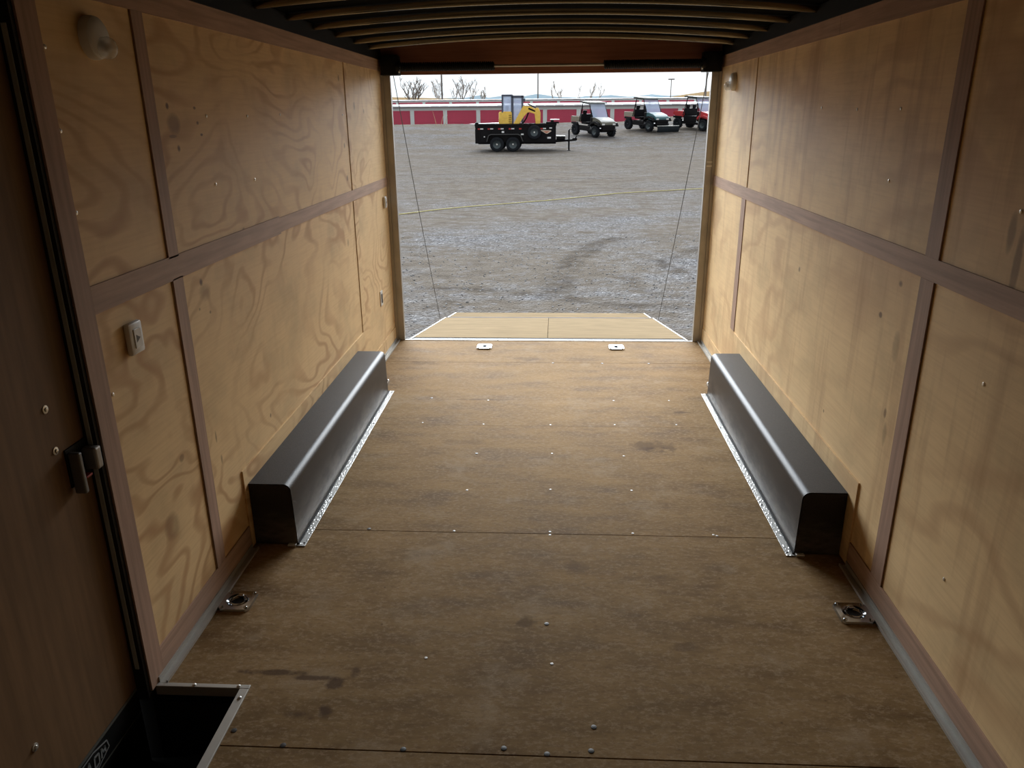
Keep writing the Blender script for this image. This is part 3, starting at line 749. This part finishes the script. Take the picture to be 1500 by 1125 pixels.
# snow patch on the berm
bm = BM(); ring = []
poly = [(-7.4, 59.4), (-6.4, 58.7), (-5.4, 58.5), (-4.2, 58.35), (-3.0, 58.6), (-3.2, 59.8), (-4.4, 60.4), (-6, 60.5), (-7.2, 60.2)]
poly = [(x+1.2, y) for x, y in poly]
cx = sum(p[0] for p in poly)/len(poly); cy = sum(p[1] for p in poly)/len(poly)
vr = [bm.verts.new((x, y, gz(x, y)+.02)) for x, y in poly]; vm = [bm.verts.new((cx+(x-cx)*.6, cy+(y-cy)*.6, gz(cx+(x-cx)*.6, cy+(y-cy)*.6)+.06)) for x, y in poly]; vc = bm.verts.new((cx, cy, gz(cx, cy)+.12))
for k in range(len(poly)):
    j = (k+1) % len(poly); bm.faces.new((vr[k], vr[j], vm[j], vm[k])); bm.faces.new((vm[k], vm[j], vc))
M_snow = plain('snow', (.86, .88, .90), .8, 0, .03, 3)
tag(obj('snow_patch', bm, M_snow, None, True), 'pale patch of snow on the gravel bank behind the black dump trailer', 'snow')

# ================================================================== STORAGE BUILDINGS
M_wallg = plain('pale_grey_siding', (.66, .69, .68), .6, 0, .05, .4)
M_red = plain('crimson_roll_up_door', (.50, .045, .095), .5, 0, .12, .5)
M_dfas = plain('dark_fascia', (.16, .12, .13), .6)
def storage(y, x0, n, pitch, dw, z_eave, z_top, doorh, depth, label, m_roof, visible):
    root = empty('storage_building', (x0, y, 0)); tag(root, label, 'building', 'rows of storage units')
    L = n*pitch; bm = BM(); gap = (pitch-dw)/2
    for i in range(n+1):
        a = i*pitch-gap; b = i*pitch+gap
        box(bm, max(0, a), min(L, b), 0, .15, 0, z_eave)
    box(bm, 0, L, .001, .149, doorh, z_eave-.001); box(bm, 0, L, depth-.15, depth, 0, z_eave); box(bm, 0, .15, .15, depth-.15, 0, z_eave); box(bm, L-.15, L, .15, depth-.15, 0, z_eave)
    obj('siding', bm, M_wallg, root)
    h2 = z_top-z_eave
    bm = BM(); prism(bm, [(-.25, z_eave+.005), (-.25, z_eave+.07), (depth/2, z_top+.05), (depth+.25, z_eave+.07), (depth+.25, z_eave+.005)], 'x', -.2, L+.2); obj('roof', bm, m_roof, root)
    bm = BM(); box(bm, -.2, L+.2, -.30, -.252, z_eave-.03, z_eave+.045)
    obj('fascia', bm, M_dfas, root)
    d0_ = None
    for i in range(n):
        if d0_ is None:
            bm = BM(); box(bm, 0, dw, .05, .08, 0, doorh)
            k = 0
            while k*.22 < doorh-.1: box(bm, 0, dw, .035, .05, k*.22, k*.22+.17); k += 1
            d0_ = obj('roll_up_door', bm, M_red, root); o = d0_
            bm = BM(); box(bm, dw*.45, dw*.55, .02, .034, .9, .98); obj('latch', bm, M_dfas, d0_)
        else: o = dup(d0_, root)
        o.location = (i*pitch+gap, 0, 0)
    return root, L
rt_, L_ = storage(74, -31.18, 20, 3.045, 2.68, 2.40, 2.70, 2.14, 8, 'long row of storage units with crimson roll-up doors and a snowy roof, nearer row', M_snow, True)
bm = BM(); rs = random.Random(5)
for i in range(70):     # ragged snow edge
    x = i*L_/70; box(bm, x, x+L_/70*.97, -.30-rs.random()*.08, -.1, 2.472, 2.52+rs.random()*.05, .01)
obj('snow_edge', bm, M_snow, rt_)
storage(92, -36.0, 24, 3.05, 2.74, 3.28, 3.42, 3.13, 8, 'farther row of storage units, only tops of crimson doors showing over the nearer roof', plain('grey_metal_roof', (.40, .41, .42), .6), True)

# ================================================================== BACKGROUND: mountains, trees, poles
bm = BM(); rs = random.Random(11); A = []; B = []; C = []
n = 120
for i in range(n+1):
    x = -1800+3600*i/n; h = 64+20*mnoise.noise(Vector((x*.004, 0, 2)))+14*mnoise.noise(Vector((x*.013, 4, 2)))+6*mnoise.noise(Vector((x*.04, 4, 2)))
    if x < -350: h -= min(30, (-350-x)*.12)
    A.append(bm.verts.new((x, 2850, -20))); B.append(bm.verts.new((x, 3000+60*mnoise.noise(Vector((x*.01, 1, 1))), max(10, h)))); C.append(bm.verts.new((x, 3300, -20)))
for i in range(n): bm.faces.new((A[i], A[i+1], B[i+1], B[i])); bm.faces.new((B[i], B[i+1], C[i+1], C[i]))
tag(obj('mountain_range', bm, plain('haze_tinted_mountains', (.42, .55, .64), .9, 0, .05, .01, spec=0), None, True), 'faint mountains on the horizon, coloured pale blue to imitate distance haze', 'mountains', kind='structure')  # distance haze is painted into the pale blue base colour, no haze volume

M_bark = plain('grey_bark', (.20, .17, .15), .9)
M_barkp = plain('pale_bark', (.36, .33, .31), .9)
def tree(x, y, top, seed, label, m=M_bark, lean=0, spread=1.0, wide=1.0, group='bare trees behind the storage units', trunk=.16, forks=3):
    r_ = random.Random(seed); z0 = gz(x, y); H = top-z0; bm = BM()
    def grow(p, d, L, r, lev):
        pts = [p]; q = Vector(p); dd = Vector(d)
        nseg = 4
        for i in range(nseg):
            dd = (dd + Vector((r_.uniform(-.16, .16), r_.uniform(-.16, .16), .05))).normalized(); q = q+dd*L/nseg; pts.append(tuple(q))
        tube(bm, pts, [max(.026, r*(1-.5*i/nseg)) for i in range(nseg+1)], 5)
        if lev >= 4: return
        for k in range(forks if lev < 3 else 2):
            t_ = r_.uniform(.35, 1.0); i = min(nseg, max(1, int(t_*nseg+.5))); a = r_.uniform(0, 2*PI); s = r_.uniform(.45, .95)*spread
            nd = (dd + Vector((math.cos(a)*s, math.sin(a)*s, .15))).normalized()
            grow(pts[i], nd, L*r_.uniform(.50, .72), max(.026, r*.55), lev+1)
    grow((0, 0, 0), Vector((lean, 0, 1)).normalized(), H*.46, trunk, 0)
    zmax = max(v.co.z for v in bm.verts); s = H/zmax
    for v in bm.verts: v.co.z *= s; v.co.x *= wide
    o = obj('bare_tree', bm, m); o.location = (x, y, z0-.02); tag(o, label, 'tree', group)
tree(-22.2, 130, 7.7, 4, 'bare forked tree leaning right, leftmost behind the storage units', lean=.10, spread=1.1, wide=1.05, trunk=.26, forks=4)
tree(-19.4, 138, 7.4, 9, 'thin faint bare tree left of the tall dark pole', M_barkp, spread=.5, trunk=.08)
tree(-18.2, 136, 7.6, 12, 'thin faint bare tree just beside the tall dark pole', M_barkp, spread=.55, trunk=.08)
tree(-15.9, 130, 7.1, 15, 'bare tree, left of the tallest one in the left clump', M_barkp, spread=.6, trunk=.12)
tree(-14.3, 130, 7.7, 21, 'bare upright tree, tallest in the clump left of the excavator', M_bark, spread=.75, trunk=.17)
tree(-12.9, 132, 7.0, 22, 'bare tree, right of the tallest one in the left clump', M_barkp, spread=.6, trunk=.11)
tree(-11.6, 134, 6.2, 23, 'small faint bare tree at the right end of the left clump', M_barkp, spread=.6, trunk=.08)
tree(.4, 160, 7.2, 31, 'faint bare tree, left one above the tan utility vehicle', M_barkp, spread=.5, trunk=.10, forks=2)
tree(1.9, 160, 7.9, 32, 'faint bare tree, taller left one above the tan utility vehicle', M_barkp, spread=.5, trunk=.12)
tree(4.0, 162, 7.2, 33, 'thin slanting bare tree between two taller faint ones', M_barkp, lean=.25, spread=.4, trunk=.10, forks=2)
tree(6.7, 160, 7.6, 34, 'faint bare tree, left of the pair right of the tan vehicle', M_barkp, spread=.45, trunk=.12)
tree(8.3, 161, 7.5, 35, 'faint bare tree leaning right above the tan vehicle', M_barkp, lean=.3, spread=.4, trunk=.11, forks=2)
M_pole = plain('dark_pole', (.13, .11, .10), .8)
def pole(x, y, top, r, label, arm=None):
    z0 = gz(x, y); root = empty('utility_pole', (x, y, z0-.02)); tag(root, label, 'pole')
    bm = BM(); tube(bm, [(0, 0, 0), (0, 0, top-z0)], [r, r*.7], 10); obj('shaft', bm, M_pole, root, True)
    bm = BM()
    if arm: box(bm, -arm, arm, -.15, .15, top-z0-.02, top-z0+.12, .03); obj('lamp_head', bm, M_pole, root)
    else: box(bm, -.6, .6, -.06, .06, top-z0-.6, top-z0-.48); obj('crossarm', bm, M_pole, root)
pole(-15.0, 110, 9.5, .14, 'dark utility pole rising past the top of the opening, left')
pole(-2.06, 110, 9.5, .10, 'thin utility pole rising past the opening above the excavator arm')
pole(15.6, 110, 5.95, .07, 'slim street lamp pole with a flat head above the blue utility vehicle', .42)
pole(20.2, 110, 9.0, .12, 'utility pole beside the right post, above the red utility vehicle')
M_bush = plain('dry_bush', (.30, .33, .36), .95)
rs = random.Random(8)
# weed stems leaning before a red door
bm = BM()
for a, b in (((-8.3, 57.5), (-.25, 1.0)), ((-8.0, 57.5), (.35, 1.05)), ((-7.7, 57.6), (.2, .7))):
    z = gz(*a); tube(bm, [(a[0], a[1], z-.02), (a[0]+b[0]*.5, a[1], z+b[1]*.55), (a[0]+b[0], a[1], z+b[1])], [.02, .015, .008], 5)
tag(obj('dry_weed', bm, plain('dry_stalk', (.50, .36, .22), .9)), 'dry weed stalks on the bank before a crimson door, left of the dump trailer', 'weed')

# ================================================================== VEHICLES
M_tire = plain('tyre_rubber', (.018, .020, .024), .9, 0, .2, 20, spec=.1)
M_rim = plain('dark_rim', (.06, .075, .08), .4, .5)
M_tblack = plain('black_paint', (.007, .006, .007), .5, spec=.12)
M_yel = plain('excavator_yellow', (.95, .58, .09), .4)
M_lred = plain('red_marker', (.45, .02, .02), .4); M_lwh = plain('white_decal', (.75, .75, .75), .5)
def wheel(parent, x, y, z, R, w_, face=-1, rimc=M_rim, hub=M_zinc, knob=0):
    M = T(x, y, z) @ Rx(PI/2)
    bm = BM(); h = w_/2; lathe(bm, [(R*.55, -h*.9), (R*.80, -h), (R*.96, -h*.75), (R, -h*.3), (R, h*.3), (R*.96, h*.75), (R*.80, h), (R*.55, h*.9)], M, 28)
    if knob:
        for k in range(knob):
            a = 2*PI*k/knob
            for s in (-1, 1): box(bm, R*.95, R*1.05, -R*.07, R*.07, s*h*.55-h*.3, s*h*.55+h*.3, 0, M @ Rz(a+(.12 if s > 0 else 0)))
    t = obj('wheel', bm, M_tire, parent, True)
    bm = BM(); lathe(bm, [(0, -h*.45), (R*.30, -h*.5), (R*.50, -h*.75), (R*.565, -h*.92), (R*.57, h*.92), (R*.50, h*.75), (R*.30, h*.5), (0, h*.45)], M, 24); obj('rim', bm, rimc, t, True)
    bm = BM(); lathe(bm, [(0, -h*.95), (R*.10, -h*.9), (R*.12, -h*.3), (R*.12, h*.3), (R*.10, h*.9), (0, h*.95)], M, 12); obj('hub', bm, hub, t, True)
    return t
# --- dump trailer: near side plane at y=0, runs +x, ground z=0
zt = -.045
dt = empty('dump_trailer', (-3.88, 40.5, zt)); tag(dt, 'black tandem-axle dump trailer with a spare wheel, parked on the yard', 'trailer')
Wd = 1.95
bm = BM()
box(bm, 0, 4.05, 0, .05, .44, 1.32, .01); box(bm, 0, 4.05, Wd-.05, Wd, .44, 1.32, .01); box(bm, 0, .05, .051, Wd-.051, .44, 1.32); box(bm, 4.0, 4.05, .051, Wd-.051, .44, 1.32); box(bm, .051, 3.999, .051, Wd-.051, .60, .66)
box(bm, -.03, 4.08, -.04, .06, 1.24, 1.34, .01); box(bm, -.03, 4.08, Wd-.06, Wd+.04, 1.24, 1.34, .01)
for i in range(8): box(bm, .18+i*.53, .24+i*.53, -.04, .0, .62, 1.24)
body = obj('bed', bm, M_tblack, dt)
bm = BM(); box(bm, -.02, .16, -.05, .10, 1.1, 1.42, .05); box(bm, -.02, .12, -.02, .07, .40, 1.1, .02); obj('tailgate_post', bm, M_tblack, dt)
bm = BM(); box(bm, .1, 4.05, .25, .35, .36, .50); box(bm, .1, 4.05, Wd-.35, Wd-.25, .36, .50); box(bm, .55, 2.4, .2, Wd-.2, .38, .44); obj('chassis', bm, M_tblack, dt)
bm = BM(); prism(bm, [(.56, .50), (.66, .80), (.78, .86), (2.16, .86), (2.30, .80), (2.42, .50), (2.38, .50), (2.27, .77), (2.14, .82), (.80, .82), (.69, .77), (.60, .50)], 'y', -.28, .0); obj('fender', bm, plain('black_fender', (.035, .035, .035), .35), dt)
for x in (1.09, 1.90):
    for y in (-.14, Wd+.14): wheel(dt, x, y, .36, .36, .24)
wheel(dt, 2.97, -.13, .93, .34, .22)
bm = BM(); tube(bm, [(4.05, .5, .48), (4.9, Wd/2, .52), (5.1, Wd/2, .54)], .06, 8); tube(bm, [(4.05, Wd-.5, .48), (4.9, Wd/2, .52)], .06, 8); box(bm, 4.9, 5.14, Wd/2-.05, Wd/2+.05, .50, .62, .02); tube(bm, [(5.05, Wd/2, .6), (5.12, Wd/2, .72)], .03, 8); obj('tongue', bm, M_tblack, dt)
bm = BM(); box(bm, 4.08, 4.52, .5, Wd-.4, .56, .70, .01); obj('tool_box', bm, M_tblack, dt); bm = BM(); box(bm, 4.07, 4.53, .49, Wd-.39, .701, .735, .01); obj('tool_box_lid', bm, plain('pale_lid', (.42, .44, .38), .5), dt)
bm = BM(); cyl(bm, (4.72, .72, .03), (4.72, .72, 1.0), .045, 10); box(bm, 4.64, 4.80, .64, .80, .0, .04); tube(bm, [(4.72, .72, 1.0), (4.78, .66, 1.06)], .02, 6); obj('jack', bm, M_tblack, dt)
bm = BM(); cyl(bm, (3.86, -.02, 1.44), (3.86, Wd, 1.44), .08, 12); box(bm, 3.55, 4.2, -.05, .12, 1.34, 1.42, .02); obj('tarp_roll', bm, M_tblack, dt)
bm = BM(); box(bm, 3.75, 4.22, -.06, Wd, 1.50, 1.54, .01); obj('tarp_cover', bm, M_lwh, dt)
for i, x in enumerate((.12, .62, 1.15, 1.68, 2.2, 3.27)):
    if i not in (4,): 
        bm = BM(); box(bm, x+.13, x+.28, -.044, -.0405, 1.08, 1.13); obj('reflector', bm, M_lwh, body)
    bm = BM(); box(bm, x, x+.12, -.044, -.0405, 1.07, 1.13); obj('reflector', bm, M_lred, body)
for x, z, a, b in ((1.33, .91, .12, .09), (.42, .70, .06, .05), (2.3, .80, .13, .07), (3.62, .62, .18, .08), (3.72, 1.10, .13, .05)):
    bm = BM(); box(bm, x, x+a, -.044, -.0405, z, z+b); obj('decal', bm, M_lwh, body)
bm = BM(); prism(bm, [(3.25, 1.02), (3.55, .86), (3.62, .85), (3.82, .97), (3.80, 1.01), (3.3, 1.035)], 'y', -.045, -.0405); obj('emblem', bm, plain('tan_emblem', (.62, .50, .40), .5), body)
bm = BM(); prism(bm, [(3.42, .98), (3.52, .97), (3.74, .985), (3.60, .89), (3.55, .89)], 'y', -.048, -.0455); obj('emblem', bm, plain('orange_emblem', (.55, .18, .10), .5), body)
# --- mini excavator standing in the bed
ex = empty('mini_excavator', (-3.88, 41.45, zt+.66)); tag(ex, 'yellow mini excavator with a grey cab standing in the dump trailer', 'excavator')
for s in (-1, 1):
    bm = BM(); pts = [(1.15+.15*math.cos(a), .17+.15*math.sin(a)) for a in [PI/2+PI*k/8 for k in range(9)]] + [(2.35+.15*math.cos(a), .17+.15*math.sin(a)) for a in [-PI/2+PI*k/8 for k in range(9)]]
    prism(bm, pts, 'y', *sorted((s*.28, s*.5))); obj('track', bm, M_tire, ex)
bm = BM(); box(bm, 1.3, 2.2, -.28, .28, .12, .42, .02); cyl(bm, (1.75, 0, .4), (1.75, 0, .52), .3, 20); obj('undercarriage', bm, M_tblack, ex, True)
bm = BM()
prism(bm, [(1.16, -.35), (1.12, 0), (1.16, .35), (1.35, .48), (1.85, .48), (1.85, -.48), (1.35, -.48)], 'z', .52, 1.26)
box(bm, 1.7, 2.35, -.48, .48, .50, .62, .02)
bmesh.ops.recalc_face_normals(bm, faces=bm.faces); bmesh.ops.bevel(bm, geom=bm.edges[:], offset=.045, segments=3, affect='EDGES')
obj('body', bm, M_yel, ex, True)
bm = BM()
for k in range(5): box(bm, 1.66, 1.80, -.486, -.479, .70+k*.09, .73+k*.09)
obj('grille', bm, M_tblack, ex)
M_cab = plain('dark_grey_cab', (.07, .08, .12), .5)
bm = BM()
for x in (1.34, 1.84, 2.34):
    for y in (-.42, .42): box(bm, x-.035, x+.035, y-.03, y+.03, .7 if x > 1.9 else 1.2, 2.0)
box(bm, 1.30, 1.86, -.45, .45, 1.98, 2.07, .02); box(bm, 1.80, 2.42, -.45, .45, 1.90, 2.02, .02); box(bm, 1.78, 1.90, -.44, -.38, .6, 2.0)
box(bm, 1.86, 2.38, -.43, .43, .62, .72); box(bm, 2.40, 2.50, -.5, -.42, 1.72, 1.86, .01)
obj('cab_frame', bm, M_cab, ex)
bm = BM(); box(bm, 1.38, 1.80, -.425, -.415, 1.24, 1.98); box(bm, 1.90, 2.31, -.425, -.415, .75, 1.9); box(bm, 2.33, 2.345, -.38, .38, .8, 1.9); box(bm, 1.38, 1.80, .415, .425, 1.24, 1.98); box(bm, 1.90, 2.31, .415, .425, .75, 1.9); obj('cab_window', bm, M_glass, ex)
bm = BM(); box(bm, 1.45, 1.62, -.2, .25, .95, 1.55, .05); box(bm, 1.45, 1.85, -.2, .25, .9, 1.08, .04); obj('seat', bm, M_tblack, ex)
def arm(name, pts, wd, th, m):
    bm = BM()
    n = len(pts); P = [Vector((p[0], p[1])) for p in pts]; up_, dn = [], []
    for i in range(n):
        d = (P[min(i+1, n-1)]-P[max(i-1, 0)]).normalized(); nn = Vector((-d.y, d.x)); up_.append(tuple(P[i]+nn*th[i])); dn.append(tuple(P[i]-nn*th[i]))
    prism(bm, up_+dn[::-1], 'y', -.56-wd, -.56+wd); return obj(name, bm, m, ex)
arm('boom', [(2.00, .60), (2.30, 1.08), (2.50, 1.36), (2.74, 1.36), (3.10, 1.20)], .09, [.12, .14, .19, .14, .09], M_yel)
arm('stick', [(3.06, 1.42), (3.12, 1.18), (3.14, .75), (3.12, .45)], .07, [.09, .15, .12, .09], M_yel)
arm('boom_decal', [(2.66, 1.40), (3.0, 1.26)], .093, [.045, .035], M_tblack)
bm = BM(); tube(bm, [(2.32, -.56, .60), (2.56, -.56, .95), (2.66, -.56, 1.2)], .035, 8); tube(bm, [(2.62, -.56, 1.62), (3.04, -.56, 1.42)], .03, 8); box(bm, 1.9, 2.4, -.66, -.30, .45, .60); obj('cylinder', bm, M_tblack, ex)
bm = BM(); prism(bm, [(3.10, .45), (3.26, .42), (3.30, .2), (3.1, .1), (2.86, .2), (2.84, .26), (3.02, .26)], 'y', -.76, -.36); obj('bucket', bm, M_tblack, ex)

# --- side-by-side utility vehicles: +x forward
def utv(x, y, rz, body_col, bed_col, label, hood2=None, plow=False, bedh=.26, sporty=False):
    z = gz(x, y); root = empty('utility_vehicle', (x, y, z), rz); root.rotation_euler = (0, .065, rz); tag(root, label, 'utility vehicle', 'side-by-side utility vehicles at the yard edge')
    mb = plain('paint', body_col, .4); md = plain('bed_paint', bed_col, .55)
    for wx in (-.98, .98):
        for wy in (-.60, .60): wheel(root, wx, wy, .325, .325, .25, knob=16, rimc=M_tire if wx < 0 else M_rim, hub=M_rim)
    bm = BM(); box(bm, -1.25, 1.2, -.30, .30, .28, .46, .03); box(bm, -.6, .62, -.66, .66, .30, .44, .03); cyl(bm, (-.98, -.55, .33), (-.98, .55, .33), .04, 8); cyl(bm, (.98, -.55, .33), (.98, .55, .33), .04, 8); obj('chassis', bm, M_tblack, root)
    bm = BM(); prism(bm, [(.50, .72), (.50, 1.06), (.66, 1.10), (1.22, .98), (1.42, .84), (1.45, .70), (1.30, .66)], 'y', -.56, .56)
    bmesh.ops.recalc_face_normals(bm, faces=bm.faces); bmesh.ops.bevel(bm, geom=bm.edges[:], offset=.03, segments=2, affect='EDGES'); obj('hood', bm, mb, root, True)
    for s in (-1, 1):     # front fenders
        bm = BM(); prism(bm, [(.55, .70), (.66, .84), (.98, .90), (1.30, .82), (1.44, .66), (1.40, .62), (1.26, .74), (.98, .80), (.70, .74), (.60, .62)], 'y', *sorted((s*.50, s*.76))); obj('fender', bm, M_tblack if not sporty else mb, root)
    bm = BM(); box(bm, 1.30, 1.47, -.45, .45, .38, .66, .03); box(bm, 1.46, 1.52, -.5, .5, .42, .48, .01); box(bm, 1.36, 1.42, -.50, .50, .50, .72, .01); obj('grille', bm, M_tblack, root)
    for s in (-1, 1):
        bm = BM(); box(bm, 1.405, 1.455, *sorted((s*.30, s*.50)), .70, .79, .015); obj('headlight', bm, M_lwh, root)
    bm = BM()
    if sporty: prism(bm, [(-1.45, .86), (-1.38, 1.02), (-.70, 1.05), (-.55, .86), (-.66, .66), (-1.2, .74)], 'y', -.62, .62)
    else:
        for a in ((-1.46, -1.42, -.64, .64), (-.62, -.58, -.64, .64)): box(bm, *a, .76, .80+bedh)
        for s in (-1, 1): box(bm, -1.419, -.621, *sorted((s*.60, s*.64)), .76, .80+bedh)
        box(bm, -1.419, -.621, -.599, .599, .76, .80)
    obj('cargo_bed', bm, md, root)
    bm = BM()
    for s in (-1, 1): box(bm, -1.32, -.66, *sorted((s*.66, s*.72)), .62, .75, .02)
    obj('rear_guard', bm, M_tblack, root)
    bm = BM(); box(bm, -.50, 0.02, -.58, .58, .66, .80, .04); box(bm, -.60, -.46, -.58, .58, .78, 1.22, .05); [box(bm, -.60, -.50, a-.14, a+.14, 1.22, 1.44, .04) for a in (-.3, .3)]; s_ = obj('seat', bm, M_tblack, root)
    bm = BM(); box(bm, .40, .56, -.60, .60, .62, 1.08, .03); obj('dashboard', bm, M_tblack, root)
    bm = BM(); torus(bm, T(.22, .30, 1.08) @ Ry(PI/2-.5), .16, .018, 20, 6); tube(bm, [(.22, .30, 1.08), (.45, .30, .95)], .02, 6); obj('steering_wheel', bm, M_tblack, root, True)
    bm = BM()
    for s in (-1, 1):
        box(bm, -.52, .46, *sorted((s*.62, s*.68)), .44, .80 if sporty else .60, .02)
    obj('side_panel', bm, M_tblack, root)
    bm = BM()
    for s in (-1, 1):
        yb = s*.64; yt = s*.56
        tube(bm, [(.62, yb, .98), (.20, yt, 1.82), (-.45, yt, 1.84), (-.62, yb, .80)], .026, 8)
        tube(bm, [(-.46, yt, 1.84), (-.50, yt, 1.2)], .024, 8)
    for px_, pz_ in ((.20, 1.82), (-.45, 1.84), (-.58, 1.2)): tube(bm, [(px_, -.56, pz_), (px_, .56, pz_)], .024, 8)
    obj('roll_cage', bm, M_tblack, root, True)
    bm = BM(); prism(bm, [(-.66, 1.85), (-.62, 1.93), (-.5, 1.945), (.30, 1.92), (.38, 1.85), (.22, 1.85)], 'y', -.66, .66); obj('roof', bm, plain('roof_grey', (.075, .08, .07), .5), root)
    bm = BM(); prism(bm, [(.615, 1.06), (.625, 1.065), (.235, 1.83), (.225, 1.825)], 'y', -.55, .55); obj('windshield', bm, M_glass, root)
    if plow:
        bl = []
        for k in range(7):
            a = -.9+1.8*k/6; bl.append((2.05+.10*math.cos(a)*1.6-.16, .20+.22*math.sin(a)))
        bl2 = [(a-.02, b) for a, b in reversed(bl)]
        bm = BM(); prism(bm, bl+bl2, 'y', -.88, .88)
        for y_ in (-.6, -.2, .2, .6): box(bm, 1.90, 1.98, y_-.02, y_+.02, .05, .38)
        o = obj('plow_blade', bm, plain('black_plow', (.016, .02, .024), .6, spec=.1), root)
        bm = BM(); box(bm, 1.98, 2.02, -.88, .88, .385, .41); obj('blade_edge', bm, M_zinc, o)
        bm = BM(); tube(bm, [(.9, -.25, .32), (1.86, -.15, .26)], .035, 8); tube(bm, [(.9, .25, .32), (1.86, .15, .26)], .035, 8); obj('plow_arm', bm, M_tblack, root)
    return root
utv(2.45, 49.15, math.radians(-55), (.12, .115, .085), (.22, .18, .13), 'tan and olive utility vehicle with roof and windshield, behind the dump trailer hitch')
utv(5.85, 51.2, math.radians(-55), (.045, .14, .16), (.28, .24, .18), 'teal utility vehicle with a black plow blade on its front', plow=True, bedh=.22)
utv(8.95, 51.1, math.radians(-48), (.50, .025, .03), (.50, .025, .03), 'red utility vehicle with dark side panels, partly behind the right post', sporty=True)
